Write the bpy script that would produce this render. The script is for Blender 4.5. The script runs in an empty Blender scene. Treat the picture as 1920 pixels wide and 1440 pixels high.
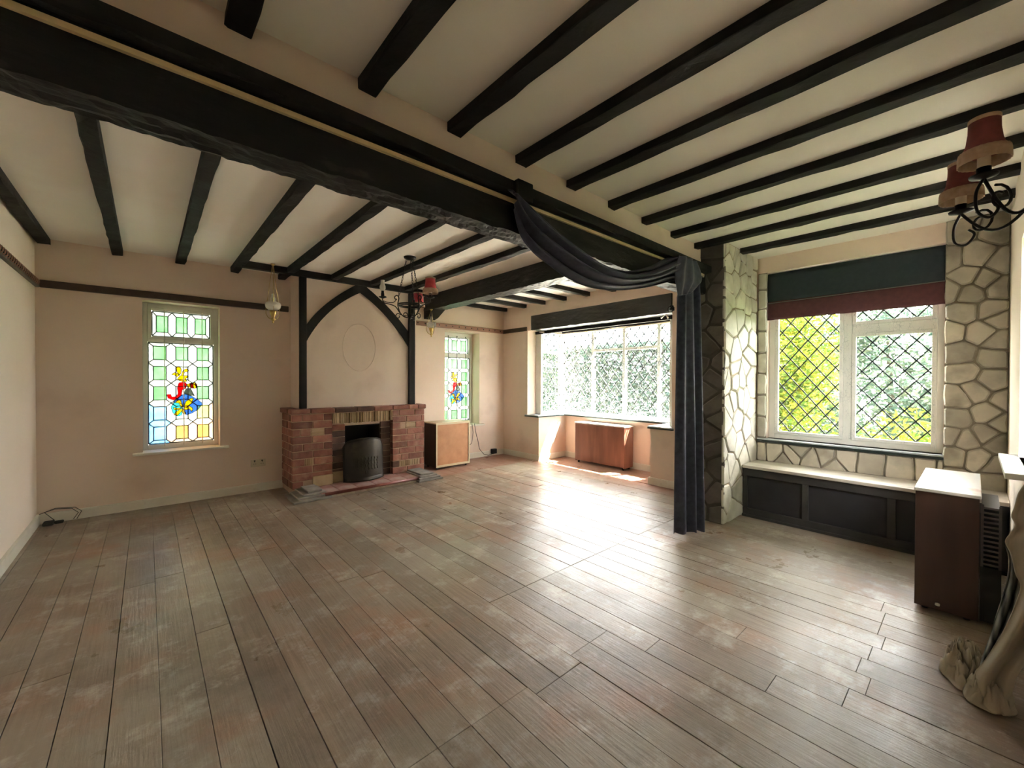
import bpy, bmesh, math, random
import numpy as np
from mathutils.geometry import delaunay_2d_cdt
from mathutils import Vector, Matrix, noise
random.seed(7)
S = bpy.context.scene
COL = S.collection
# ---------------------------------------------------------------- camera
F = Vector((0.66384768, 0.74780493, -0.00969759)); R = Vector((0.74785542, -0.66385551, 0.00285181)); U = Vector((0.0043052, 0.00914556, 0.99994891))
cd = bpy.data.cameras.new('camera'); cam = bpy.data.objects.new('camera', cd); COL.objects.link(cam)
cam.matrix_world = Matrix(((R.x, U.x, -F.x, 0), (R.y, U.y, -F.y, 0), (R.z, U.z, -F.z, 1.25), (0, 0, 0, 1)))
cd.sensor_width = 36; cd.lens = 771.46 / 1920 * 36; cd.clip_start = 0.02; cd.clip_end = 200
S.camera = cam
# ---------------------------------------------------------------- light
S.view_settings.view_transform = 'Standard'; S.view_settings.look = 'None'
S.view_settings.gamma = 1; S.view_settings.use_curve_mapping = False
S.view_settings.exposure = 2.15
SUNDIR = Vector((-.53, .22, -1)).normalized()
w = bpy.data.worlds.new('world'); S.world = w; w.use_nodes = True
nt = w.node_tree; nt.nodes.clear()
out = nt.nodes.new('ShaderNodeOutputWorld'); bg = nt.nodes.new('ShaderNodeBackground'); sky = nt.nodes.new('ShaderNodeTexSky')
sky.sky_type = 'NISHITA'; sky.sun_disc = False; sky.sun_elevation = math.radians(60); sky.sun_rotation = math.atan2(.53, -.22)
sky.dust_density = 4.0; sky.air_density = 1.0; sky.ozone_density = .6
mixw = nt.nodes.new('ShaderNodeMixRGB'); mixw.inputs[0].default_value = .85; mixw.inputs[2].default_value = (16, 14.9, 15.2, 1)   # hazy bright cloud over the blue
nt.links.new(sky.outputs[0], mixw.inputs[1]); nt.links.new(mixw.outputs[0], bg.inputs[0]); nt.links.new(bg.outputs[0], out.inputs[0])
bg.inputs[1].default_value = 1.0
sl = bpy.data.lights.new('sun', 'SUN'); sl.energy = 70; sl.angle = math.radians(.6); sl.color = (1, .93, .82)
so = bpy.data.objects.new('sun', sl); COL.objects.link(so); so.rotation_euler = SUNDIR.to_track_quat('-Z', 'Y').to_euler()
def portal(loc, nrm, sx, sy):
    l = bpy.data.lights.new('window_portal', 'AREA'); l.shape = 'RECTANGLE'; l.size = sx; l.size_y = sy; l.cycles.is_portal = True
    o = bpy.data.objects.new('window_portal', l); COL.objects.link(o); o.location = loc
    o.rotation_euler = Vector(nrm).to_track_quat('-Z', 'Z').to_euler()
portal((5.36, 3.53, 1.36), (-1, 0, 0), 2.2, 1.4)
portal((4.70, .76, 1.4), (-1, 0, 0), 1.25, 1.5)
portal((3.14, -.36, 1.42), (0, 1, 0), .62, 1.25)
S.cycles.max_bounces = 10; S.cycles.diffuse_bounces = 6; S.cycles.transparent_max_bounces = 16
S.cycles.sample_clamp_indirect = 6; S.cycles.use_denoising = True
S.cycles.caustics_reflective = False; S.cycles.caustics_refractive = False
# ---------------------------------------------------------------- dimensions (metres)
XL, YB, XR, YF, ZC, ZB = -.709, 5.32, 4.53, -.155, 2.4536, 2.405
YU, YP, XP = 1.648, 1.433, 3.72
# ---------------------------------------------------------------- materials
def new_mat(name):
    m = bpy.data.materials.new(name); m.use_nodes = True
    n = m.node_tree.nodes; b = n['Principled BSDF']; return m, m.node_tree, n, b
def lk(t, a, b): t.links.new(a, b)
def mat(name, c1, c2=None, scale=3, rough=.6, bump=0, bscale=40, rnd=0, stretch=(1, 1, 1), metal=0, spec=.5, detail=6, rvar=0, lo=.35, hi=.65, c3=None, s3=1.0, lo3=.5, hi3=.7):
    m, t, n, b = new_mat(name)
    b.inputs['Roughness'].default_value = rough; b.inputs['Metallic'].default_value = metal; b.inputs['Specular IOR Level'].default_value = spec
    c2 = c2 or c1
    tc = n.new('ShaderNodeTexCoord'); mp = n.new('ShaderNodeMapping'); mp.inputs['Scale'].default_value = stretch; lk(t, tc.outputs['Object'], mp.inputs[0])
    oi = n.new('ShaderNodeObjectInfo'); ad = n.new('ShaderNodeVectorMath'); ad.operation = 'ADD'
    sc = n.new('ShaderNodeVectorMath'); sc.operation = 'SCALE'; sc.inputs['Scale'].default_value = 17 if rnd else 0
    cx = n.new('ShaderNodeCombineXYZ'); lk(t, oi.outputs['Random'], cx.inputs[0]); lk(t, oi.outputs['Random'], cx.inputs[1]); lk(t, cx.outputs[0], sc.inputs[0])
    lk(t, mp.outputs[0], ad.inputs[0]); lk(t, sc.outputs[0], ad.inputs[1])
    nz = n.new('ShaderNodeTexNoise'); nz.inputs['Scale'].default_value = scale; nz.inputs['Detail'].default_value = detail; lk(t, ad.outputs[0], nz.inputs['Vector'])
    rp = n.new('ShaderNodeValToRGB'); rp.color_ramp.elements[0].position = lo; rp.color_ramp.elements[1].position = hi
    rp.color_ramp.elements[0].color = (*c1, 1); rp.color_ramp.elements[1].color = (*c2, 1); lk(t, nz.outputs[0], rp.inputs[0])
    col = rp.outputs[0]
    if c3:
        n3 = n.new('ShaderNodeTexNoise'); n3.inputs['Scale'].default_value = s3; n3.inputs['Detail'].default_value = 8; lk(t, ad.outputs[0], n3.inputs['Vector'])
        r3 = n.new('ShaderNodeMapRange'); r3.inputs[1].default_value = lo3; r3.inputs[2].default_value = hi3; lk(t, n3.outputs[0], r3.inputs[0])
        mx = n.new('ShaderNodeMixRGB'); lk(t, r3.outputs[0], mx.inputs[0]); lk(t, col, mx.inputs[1]); mx.inputs[2].default_value = (*c3, 1); col = mx.outputs[0]
    if rnd:
        hs = n.new('ShaderNodeHueSaturation'); mr = n.new('ShaderNodeMapRange'); mr.inputs[3].default_value = 1 - rnd; mr.inputs[4].default_value = 1 + rnd
        lk(t, oi.outputs['Random'], mr.inputs[0]); lk(t, mr.outputs[0], hs.inputs['Value']); lk(t, col, hs.inputs['Color']); col = hs.outputs[0]
    lk(t, col, b.inputs['Base Color'])
    if rvar:
        mr = n.new('ShaderNodeMapRange'); mr.inputs[1].default_value = .3; mr.inputs[2].default_value = .7
        mr.inputs[3].default_value = rough - rvar; mr.inputs[4].default_value = rough + rvar; lk(t, nz.outputs[0], mr.inputs[0]); lk(t, mr.outputs[0], b.inputs['Roughness'])
    if bump:
        nb = n.new('ShaderNodeTexNoise'); nb.inputs['Scale'].default_value = bscale; nb.inputs['Detail'].default_value = 8; lk(t, ad.outputs[0], nb.inputs['Vector'])
        bp = n.new('ShaderNodeBump'); bp.inputs['Strength'].default_value = 1; bp.inputs['Distance'].default_value = bump; lk(t, nb.outputs[0], bp.inputs['Height']); lk(t, bp.outputs[0], b.inputs['Normal'])
    return m
WALL = mat('wall_paint', (.72, .575, .48), (.78, .645, .55), 1.3, .7, .0006, 90, c3=(.66, .52, .43), s3=2.2, lo3=.58, hi3=.75)
CREAMWALL = mat('wall_paint_cream', (.80, .69, .58), (.84, .73, .63), 1.3, .7, .0006, 90)
CEIL = mat('ceiling_paint', (.84, .795, .72), (.88, .845, .78), 1.1, .8, .0012, 14, c3=(.80, .73, .64), s3=1.3, lo3=.55, hi3=.8)
BLACK = mat('black_stained_timber', (.008, .007, .007), (.015, .013, .013), 6, .7, .004, 26, rvar=.1, c3=(.055, .045, .038), s3=7, lo3=.68, hi3=.84, spec=.25)
BLACKR = mat('black_hewn_timber', (.006, .006, .006), (.012, .011, .011), 8, .6, .012, 16, stretch=(.35, 1, 1), c3=(.075, .07, .065), s3=14, lo3=.62, hi3=.82, spec=.3)
BLACKY = mat('black_hewn_timber_lengthways', (.010, .010, .010), (.022, .021, .021), 8, .5, .010, 18, stretch=(1, .35, 1), c3=(.12, .115, .11), s3=14, lo3=.60, hi3=.8)
DARKWOOD = mat('dark_brown_wood', (.035, .018, .012), (.06, .032, .022), 9, .45, .001, 60)
PINKWOOD = mat('faded_red_wood', (.25, .12, .085), (.32, .17, .12), 9, .6)
WHITE = mat('white_gloss_paint', (.70, .67, .58), (.76, .73, .65), 5, .35, .0005, 60, c3=(.50, .46, .36), s3=5, lo3=.62, hi3=.8)
FRAME = mat('white_window_paint', (.72, .72, .67), (.78, .78, .74), 6, .35)
LEAD = mat('lead_came', (.05, .06, .06), None, 6, .5, metal=.3)
STONE = mat('pale_stone', (.52, .49, .41), (.64, .61, .53), 7, .7, .004, 16, rnd=.16, c3=(.40, .37, .31), s3=5, lo3=.52, hi3=.72)
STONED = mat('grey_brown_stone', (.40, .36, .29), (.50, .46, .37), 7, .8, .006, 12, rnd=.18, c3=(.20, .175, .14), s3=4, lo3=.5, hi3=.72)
STONEK = mat('shaded_side_stone', (.10, .088, .078), (.15, .13, .115), 7, .85, .008, 12, rnd=.2)  # darker copy of the pier stone, painting the shade on its room side
MORTAR = mat('sandy_mortar', (.25, .20, .13), (.32, .26, .175), 12, .9, .003, 40)
MORTARD = mat('dark_mortar', (.20, .175, .135), (.26, .23, .18), 12, .9, .003, 40)
MORTARK = mat('shaded_side_mortar', (.06, .052, .046), (.085, .075, .066), 12, .9, .003, 40)  # mortar darkened along with the painted shade of that side
BRICK = mat('red_brick', (.22, .085, .062), (.35, .15, .11), 9, .8, .003, 40, rnd=.34, c3=(.44, .29, .21), s3=8, lo3=.54, hi3=.85)
BRICKD = mat('sooted_brick', (.09, .05, .038), (.15, .085, .06), 9, .85, .003, 40, rnd=.3)
BMORTAR = mat('brick_mortar', (.50, .34, .24), (.56, .40, .29), 14, .9, .003, 50)
def slipmat():
    m, t, n, b = new_mat('cream_tile_edges'); geo = n.new('ShaderNodeNewGeometry'); rp = n.new('ShaderNodeValToRGB'); e = rp.color_ramp.elements
    e[0].color = (.20, .12, .065, 1); e[1].color = (.60, .47, .30, 1); q = e.new(.35); q.color = (.44, .32, .18, 1); lk(t, geo.outputs['Random Per Island'], rp.inputs[0]); lk(t, rp.outputs[0], b.inputs['Base Color']); b.inputs['Roughness'].default_value = .85; return m
TILESLIP = slipmat()
BLOCK = mat('yellow_stone_block', (.42, .31, .19), (.50, .38, .25), 10, .85, .003, 30, rnd=.1)
SLATE = mat('grey_slate', (.20, .19, .18), (.33, .31, .28), 8, .6, .002, 30, rnd=.15)
REDTILE = mat('dusty_red_tile', (.30, .13, .11), (.42, .24, .21), 5, .6, c3=(.46, .36, .33), s3=4, lo3=.45, hi3=.7)
REDEDGE = mat('red_glazed_edge', (.16, .035, .03), (.22, .07, .055), 8, .35)
CEMENT = mat('crumbling_cement', (.38, .32, .25), (.48, .42, .34), 20, .9, .003, 60)
SOOT = mat('soot_black', (.008, .008, .009), None, 4, .9)
IRON = mat('wrought_iron', (.012, .011, .011), None, 6, .4, metal=.6)
SCREEN = mat('worn_black_steel', (.028, .024, .020), (.050, .042, .034), 6, .45, .0006, 30, metal=.5, c3=(.11, .09, .06), s3=5, lo3=.55, hi3=.8)
BRASS = mat('aged_brass', (.42, .30, .10), (.55, .40, .15), 8, .3, metal=.9)
RAILY = mat('yellowed_curtain_track', (.62, .47, .26), (.68, .53, .32), 5, .4)
SHADE = mat('red_shade_fabric', (.35, .03, .045), (.42, .05, .06), 30, .8)
SHADEOLD = mat('faded_maroon_fabric', (.15, .035, .035), (.20, .05, .05), 30, .85)
FRINGE = mat('beige_fringe', (.40, .27, .18), (.48, .34, .24), 60, .9)
CREAMC = mat('cream_candle_sleeve', (.62, .50, .36), None, 5, .5)
VELVET = mat('blue_black_velvet', (.020, .023, .044), (.042, .044, .072), 26, .6, .0008, 300, spec=.3)
VELVET.node_tree.nodes['Principled BSDF'].inputs['Sheen Weight'].default_value = .5
VELVET.node_tree.nodes['Principled BSDF'].inputs['Sheen Tint'].default_value = (.35, .32, .42, 1)
NAVY = mat('dark_teal_blind', (.010, .019, .026), (.014, .024, .032), 30, .8)
MAROON = mat('maroon_blind', (.065, .018, .022), (.080, .024, .028), 30, .85)
TAN = mat('tan_panel', (.46, .23, .12), (.54, .28, .15), 10, .7, .0008, 260)
TEAK = mat('reddish_veneer', (.16, .062, .04), (.24, .10, .065), 12, .45, stretch=(1, 1, .12))
TEAKD = mat('dark_brown_veneer', (.045, .022, .016), (.065, .032, .024), 12, .4, stretch=(1, 1, .12))
CREAMTRIM = mat('cream_trim', (.66, .56, .38), None, 5, .4)
MARBLE = mat('scratched_white_top', (.62, .60, .57), (.72, .70, .66), 6, .3, c3=(.46, .25, .19), s3=6, lo3=.56, hi3=.7)
BENCH = mat('charcoal_paint', (.026, .025, .024), (.045, .041, .038), 7, .5, .0008, 40, c3=(.085, .06, .045), s3=3, lo3=.6, hi3=.8)
BENCHP = mat('black_panel', (.012, .012, .015), (.022, .021, .025), 5, .5)
SEATTOP = mat('worn_seat_boards', (.42, .37, .30), (.58, .54, .47), 9, .5, .001, 50, stretch=(1, .2, 1), c3=(.22, .15, .10), s3=6, lo3=.60, hi3=.72)
SLATESILL = mat('slate_sill', (.36, .40, .43), (.52, .56, .58), 6, .25, stretch=(1, .4, 1))
SILLEDGE = mat('dark_green_sill_edge', (.012, .022, .020), None, 5, .35)
PLASTIC = mat('ivory_plastic', (.60, .52, .40), None, 5, .35)
BLACKPL = mat('black_plastic', (.012, .012, .012), None, 5, .4)
DUST = mat('dust_cloth', (.34, .30, .235), (.42, .37, .29), 5, .85, .0008, 160)
STRIPE = None
def stripes():
    m, t, n, b = new_mat('striped_lining'); tc = n.new('ShaderNodeTexCoord'); wv = n.new('ShaderNodeTexWave'); wv.inputs['Scale'].default_value = 14; wv.inputs['Distortion'].default_value = 3
    mp = n.new('ShaderNodeMapping'); mp.inputs['Rotation'].default_value = (0, 0.35, 0); wv.bands_direction = 'Y'
    lk(t, tc.outputs['Object'], mp.inputs[0]); lk(t, mp.outputs[0], wv.inputs[0]); rp = n.new('ShaderNodeValToRGB'); rp.color_ramp.elements[0].color = (.02, .022, .022, 1); rp.color_ramp.elements[1].color = (.22, .22, .20, 1)
    lk(t, wv.outputs[0], rp.inputs[0]); lk(t, rp.outputs[0], b.inputs['Base Color']); b.inputs['Roughness'].default_value = .9; return m
STRIPE = stripes()
def floor_mat():
    m, t, n, b = new_mat('worn_floorboards')
    tc = n.new('ShaderNodeTexCoord'); geo = n.new('ShaderNodeNewGeometry'); oi = n.new('ShaderNodeObjectInfo')
    P = geo.outputs['Position']
    def noise_(vec, s, d=8, r=.55):
        z = n.new('ShaderNodeTexNoise'); z.inputs['Scale'].default_value = s; z.inputs['Detail'].default_value = d; z.inputs['Roughness'].default_value = r; lk(t, vec, z.inputs['Vector']); return z.outputs[0]
    def mr(v, a, b_, c=0, d=1):
        q = n.new('ShaderNodeMapRange'); q.inputs[1].default_value = a; q.inputs[2].default_value = b_; q.inputs[3].default_value = c; q.inputs[4].default_value = d; lk(t, v, q.inputs[0]); return q.outputs[0]
    def mix(f, a, b_, bt='MIX'):
        q = n.new('ShaderNodeMixRGB'); q.blend_type = bt
        if isinstance(f, float): q.inputs[0].default_value = f
        else: lk(t, f, q.inputs[0])
        for i, v in ((1, a), (2, b_)):
            if isinstance(v, tuple): q.inputs[i].default_value = (*v, 1)
            else: lk(t, v, q.inputs[i])
        return q.outputs[0]
    off = n.new('ShaderNodeVectorMath'); off.operation = 'ADD'; cx = n.new('ShaderNodeCombineXYZ'); m1 = n.new('ShaderNodeMath'); m1.operation = 'MULTIPLY'; m1.inputs[1].default_value = 31
    lk(t, oi.outputs['Random'], m1.inputs[0]); lk(t, m1.outputs[0], cx.inputs[0]); lk(t, P, off.inputs[0]); lk(t, cx.outputs[0], off.inputs[1])
    gm = n.new('ShaderNodeMapping'); gm.inputs['Scale'].default_value = (14, .8, 1); lk(t, off.outputs[0], gm.inputs[0])
    grain = noise_(gm.outputs[0], 4, 10)
    base = mix(mr(grain, .3, .7), (.20, .145, .105), (.29, .215, .160))
    base = mix(mr(noise_(P, .9), .42, .62), base, (.31, .27, .215))          # dusty grey-brown wear
    base = mix(mr(noise_(P, 1.6, 10, .65), .52, .70), base, (.30, .165, .105)) # rusty patches
    base = mix(mr(noise_(P, .7, 10, .7), .50, .68), base, (.135, .105, .08)) # dark worn traffic areas
    base = mix(mr(noise_(P, 4, 14, .75), .52, .74), base, (.50, .46, .40))      # scuffed paint bloom
    base = mix(mr(noise_(P, 60, 8, .75), .64, .72), base, (.12, .09, .07))     # pitting
    hs = n.new('ShaderNodeHueSaturation'); lk(t, mr(oi.outputs['Random'], 0, 1, .86, 1.14), hs.inputs['Value']); lk(t, base, hs.inputs['Color'])
    # the unworn stained border round the edge of the old carpet
    sx = n.new('ShaderNodeSeparateXYZ'); lk(t, P, sx.inputs[0])
    def step(v, a, b_): return mr(v, a, b_)
    ma = n.new('ShaderNodeMath'); ma.operation = 'MULTIPLY'; lk(t, step(sx.outputs[1], 4.55, 4.60), ma.inputs[0]); lk(t, step(sx.outputs[0], 2.75, 2.85), ma.inputs[1])
    mb_ = n.new('ShaderNodeMath'); mb_.operation = 'MAXIMUM'; lk(t, ma.outputs[0], mb_.inputs[0]); lk(t, step(sx.outputs[0], 4.15, 4.5), mb_.inputs[1])
    mc = n.new('ShaderNodeMath'); mc.operation = 'MULTIPLY'; mc.inputs[1].default_value = .65; lk(t, mb_.outputs[0], mc.inputs[0])
    fin = mix(mc.outputs[0], hs.outputs[0], (.34, .16, .11))
    lk(t, fin, b.inputs['Base Color'])
    lk(t, mr(noise_(P, 3, 10, .65), .3, .7, .24, .48), b.inputs['Roughness'])
    bp = n.new('ShaderNodeBump'); bp.inputs['Distance'].default_value = .0016; bp.inputs['Strength'].default_value = .8; lk(t, noise_(P, 22, 10, .6), bp.inputs['Height'])
    bp2 = n.new('ShaderNodeBump'); bp2.inputs['Distance'].default_value = .0015; lk(t, noise_(gm.outputs[0], 6, 6), bp2.inputs['Height']); lk(t, bp.outputs[0], bp2.inputs['Normal'])
    lk(t, bp2.outputs[0], b.inputs['Normal']); b.inputs['Specular IOR Level'].default_value = .28
    return m
PLANK = floor_mat()
SUBFLOOR = mat('sub_floor', (.035, .026, .018))
def clear_glass():
    m, t, n, b = new_mat('window_glass'); o = n['Material Output']; tr = n.new('ShaderNodeBsdfTransparent'); tr.inputs[0].default_value = (.93, .96, .94, 1)
    g = n.new('ShaderNodeBsdfGlossy'); g.inputs['Roughness'].default_value = .03; mx = n.new('ShaderNodeMixShader'); mx.inputs[0].default_value = .06
    lk(t, tr.outputs[0], mx.inputs[1]); lk(t, g.outputs[0], mx.inputs[2]); lk(t, mx.outputs[0], o.inputs[0]); return m
GLASS = clear_glass()
def stained(name, c, k=.20, tf=.12, c2=None):
    m, t, n, b = new_mat(name); o = n['Material Output']
    tl = n.new('ShaderNodeBsdfTranslucent'); tr = n.new('ShaderNodeBsdfTransparent'); gl = n.new('ShaderNodeBsdfGlossy'); gl.inputs['Roughness'].default_value = .15
    tc = n.new('ShaderNodeTexCoord'); nz = n.new('ShaderNodeTexNoise'); nz.inputs['Scale'].default_value = 9; nz.inputs['Detail'].default_value = 5; lk(t, tc.outputs['Object'], nz.inputs[0])
    rp = n.new('ShaderNodeValToRGB'); rp.color_ramp.elements[0].position = .35; rp.color_ramp.elements[1].position = .65
    c2 = c2 or tuple(min(1, x * 1.2 + .06) for x in c)
    rp.color_ramp.elements[0].color = (*[x * k for x in c], 1); rp.color_ramp.elements[1].color = (*[x * k for x in c2], 1)
    lk(t, nz.outputs[0], rp.inputs[0]); lk(t, rp.outputs[0], tl.inputs[0]); tr.inputs[0].default_value = (*c, 1)
    m1 = n.new('ShaderNodeMixShader'); m1.inputs[0].default_value = tf; lk(t, tl.outputs[0], m1.inputs[1]); lk(t, tr.outputs[0], m1.inputs[2])
    m2 = n.new('ShaderNodeMixShader'); m2.inputs[0].default_value = .05; lk(t, m1.outputs[0], m2.inputs[1]); lk(t, gl.outputs[0], m2.inputs[2]); lk(t, m2.outputs[0], o.inputs[0]); return m
def lace(name, scale, lo, hi):
    m, t, n, b = new_mat(name); o = n['Material Output']; tr = n.new('ShaderNodeBsdfTransparent'); df = n.new('ShaderNodeBsdfDiffuse'); df.inputs[0].default_value = (.30, .33, .34, 1)
    tc = n.new('ShaderNodeTexCoord'); vo = n.new('ShaderNodeTexVoronoi'); vo.feature = 'DISTANCE_TO_EDGE'; vo.inputs['Scale'].default_value = scale
    nz = n.new('ShaderNodeTexNoise'); nz.inputs['Scale'].default_value = scale * .3; nz.inputs['Detail'].default_value = 3
    mp = n.new('ShaderNodeMapping'); mp.inputs['Scale'].default_value = (1, 1, .55); lk(t, tc.outputs['Object'], mp.inputs[0])
    lk(t, mp.outputs[0], vo.inputs['Vector']); lk(t, mp.outputs[0], nz.inputs['Vector'])
    a = n.new('ShaderNodeMapRange'); a.inputs[1].default_value = .42; a.inputs[2].default_value = .66; a.inputs[3].default_value = lo; a.inputs[4].default_value = hi; lk(t, nz.outputs[0], a.inputs[0])
    lt = n.new('ShaderNodeMath'); lt.operation = 'GREATER_THAN'; lk(t, vo.outputs['Distance'], lt.inputs[0]); lk(t, a.outputs[0], lt.inputs[1])
    mx = n.new('ShaderNodeMixShader'); lk(t, lt.outputs[0], mx.inputs[0]); lk(t, df.outputs[0], mx.inputs[1]); lk(t, tr.outputs[0], mx.inputs[2]); lk(t, mx.outputs[0], o.inputs[0]); return m
LACE = lace('white_lace', 30, .004, .085); NET = lace('sheer_net', 60, .0, .022)
def milk(name, c, tf):
    m, t, n, b = new_mat(name); o = n['Material Output']; tr = n.new('ShaderNodeBsdfTransparent'); mx = n.new('ShaderNodeMixShader'); mx.inputs[0].default_value = tf
    b.inputs['Base Color'].default_value = (*c, 1); b.inputs['Roughness'].default_value = .12
    lk(t, b.outputs[0], mx.inputs[1]); lk(t, tr.outputs[0], mx.inputs[2]); lk(t, mx.outputs[0], o.inputs[0]); return m
OPAL = milk('opal_glass', (.80, .78, .70), .12); CLEARG = milk('clear_lamp_glass', (.75, .75, .70), .68)
def leafm(name, a, b_, d):
    m, t, n, b = new_mat(name); o = n['Material Output']; geo = n.new('ShaderNodeNewGeometry'); rp = n.new('ShaderNodeValToRGB')
    rp.color_ramp.elements[0].color = (*a, 1); rp.color_ramp.elements[1].color = (*d, 1); e = rp.color_ramp.elements.new(.5); e.color = (*b_, 1); lk(t, geo.outputs['Random Per Island'], rp.inputs[0])
    df = n.new('ShaderNodeBsdfDiffuse'); tl = n.new('ShaderNodeBsdfTranslucent'); lk(t, rp.outputs[0], df.inputs[0]); lk(t, rp.outputs[0], tl.inputs[0])
    mx = n.new('ShaderNodeMixShader'); mx.inputs[0].default_value = .45; lk(t, df.outputs[0], mx.inputs[1]); lk(t, tl.outputs[0], mx.inputs[2]); lk(t, mx.outputs[0], o.inputs[0]); return m
LEAFY = leafm('yellow_green_leaves', (.06, .12, .03), (.15, .20, .03), (.28, .24, .03))
LEAFG = leafm('mid_green_leaves', (.03, .09, .025), (.06, .15, .04), (.12, .24, .06))
LEAFP = leafm('pale_grey_green_leaves', (.06, .10, .08), (.11, .15, .12), (.18, .21, .14))
LEAFB = leafm('dull_blue_green_leaves', (.018, .032, .028), (.034, .052, .042), (.062, .074, .052))
BARK = mat('bark', (.06, .045, .03), (.10, .08, .055), 8, .9)
GRASS = mat('pale_paving', (.50, .47, .41), (.58, .55, .49), 3, .9)
TURF = mat('lawn_grass', (.035, .07, .02), (.06, .10, .03), 3, .9)
# ---------------------------------------------------------------- mesh building
WL = {}
class MB:
    def __init__(s): s.v = []; s.f = []; s.sm = False
    def add(s, vs, fs):
        k = len(s.v); s.v += [tuple(v) for v in vs]; s.f += [tuple(i + k for i in f) for f in fs]; return s
    def box(s, x0, x1, y0, y1, z0, z1):
        x0, x1 = sorted((x0, x1)); y0, y1 = sorted((y0, y1)); z0, z1 = sorted((z0, z1))
        return s.add([(x, y, z) for z in (z0, z1) for y in (y0, y1) for x in (x0, x1)], [(0, 2, 3, 1), (4, 5, 7, 6), (0, 1, 5, 4), (2, 6, 7, 3), (0, 4, 6, 2), (1, 3, 7, 5)])
    def bar(s, a, b, w, h, up=(0, 0, 1)):
        a = Vector(a); b = Vector(b); d = (b - a).normalized(); u = Vector(up); u = (u - u.dot(d) * d)
        u = u.normalized() if u.length > 1e-5 else d.orthogonal().normalized(); r = d.cross(u)
        vs = [p + r * w * i / 2 + u * h * j / 2 for p in (a, b) for j in (-1, 1) for i in (-1, 1)]
        return s.add(vs, [(0, 2, 3, 1), (4, 5, 7, 6), (0, 1, 5, 4), (2, 6, 7, 3), (0, 4, 6, 2), (1, 3, 7, 5)])
    def tube(s, pts, r, n=8, closed=False):
        pts = [Vector(p) for p in pts]; rs = r if isinstance(r, (list, tuple)) else [r] * len(pts)
        vs = []; u = None
        for i, p in enumerate(pts):
            a = pts[i - 1] if (i > 0 or closed) else p; b = pts[(i + 1) % len(pts)] if (i < len(pts) - 1 or closed) else p
            d = (b - a).normalized()
            if u is None: u = d.orthogonal().normalized()
            else:
                u = u - u.dot(d) * d; u = u.normalized() if u.length > 1e-6 else d.orthogonal().normalized()
            q = d.cross(u)
            vs += [p + (u * math.cos(2 * math.pi * k / n) + q * math.sin(2 * math.pi * k / n)) * rs[i] for k in range(n)]
        m = len(pts); fs = []
        for i in range(m if closed else m - 1):
            for k in range(n): fs.append((i * n + k, i * n + (k + 1) % n, ((i + 1) % m) * n + (k + 1) % n, ((i + 1) % m) * n + k))
        if not closed: fs += [tuple(reversed(range(n))), tuple((m - 1) * n + k for k in range(n))]
        s.sm = True
        return s.add(vs, fs)
    def lathe(s, prof, c, n=20, pleat=0):
        vs = []; fs = []
        for i, (r, z) in enumerate(prof):
            for k in range(n):
                rr = max(r, 1e-4) * (1 + (pleat if k % 2 else 0)); a = 2 * math.pi * k / n; vs.append((c[0] + rr * math.cos(a), c[1] + rr * math.sin(a), c[2] + z))
        for i in range(len(prof) - 1):
            for k in range(n): fs.append((i * n + k, i * n + (k + 1) % n, (i + 1) * n + (k + 1) % n, (i + 1) * n + k))
        s.sm = True
        return s.add(vs, fs)
    def prism(s, poly, f0, f1, cham=0, cen=None):
        """poly: 2D points; f0,f1: functions 2D->3D for back and front planes; cham: inset of the front face"""
        n = len(poly); cx = sum(p[0] for p in poly) / n; cy = sum(p[1] for p in poly) / n
        def ins(p, c):
            d = math.hypot(p[0] - cx, p[1] - cy) or 1; k = max(0, (d - c) / d); return (cx + (p[0] - cx) * k, cy + (p[1] - cy) * k)
        if cham:
            fm = lambda p: Vector(f0(p)).lerp(Vector(f1(p)), .6)
            vs = [f0(p) for p in poly] + [fm(p) for p in poly] + [f1(ins(p, cham)) for p in poly]; L = 3
        else: vs = [f0(p) for p in poly] + [f1(p) for p in poly]; L = 2
        fs = [tuple(reversed(range(n))), tuple((L - 1) * n + k for k in range(n))]
        for l in range(L - 1):
            for k in range(n): fs.append((l * n + k, l * n + (k + 1) % n, (l + 1) * n + (k + 1) % n, (l + 1) * n + k))
        return s.add(vs, fs)
    def grid(s, fn, nu, nv):
        vs = [fn(i / nu, j / nv) for j in range(nv + 1) for i in range(nu + 1)]
        s.sm = True
        return s.add(vs, [(j * (nu + 1) + i, j * (nu + 1) + i + 1, (j + 1) * (nu + 1) + i + 1, (j + 1) * (nu + 1) + i) for j in range(nv) for i in range(nu)])
def fixn(me):
    bm = bmesh.new(); bm.from_mesh(me); bmesh.ops.recalc_face_normals(bm, faces=bm.faces); bm.to_mesh(me); bm.free()
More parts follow.
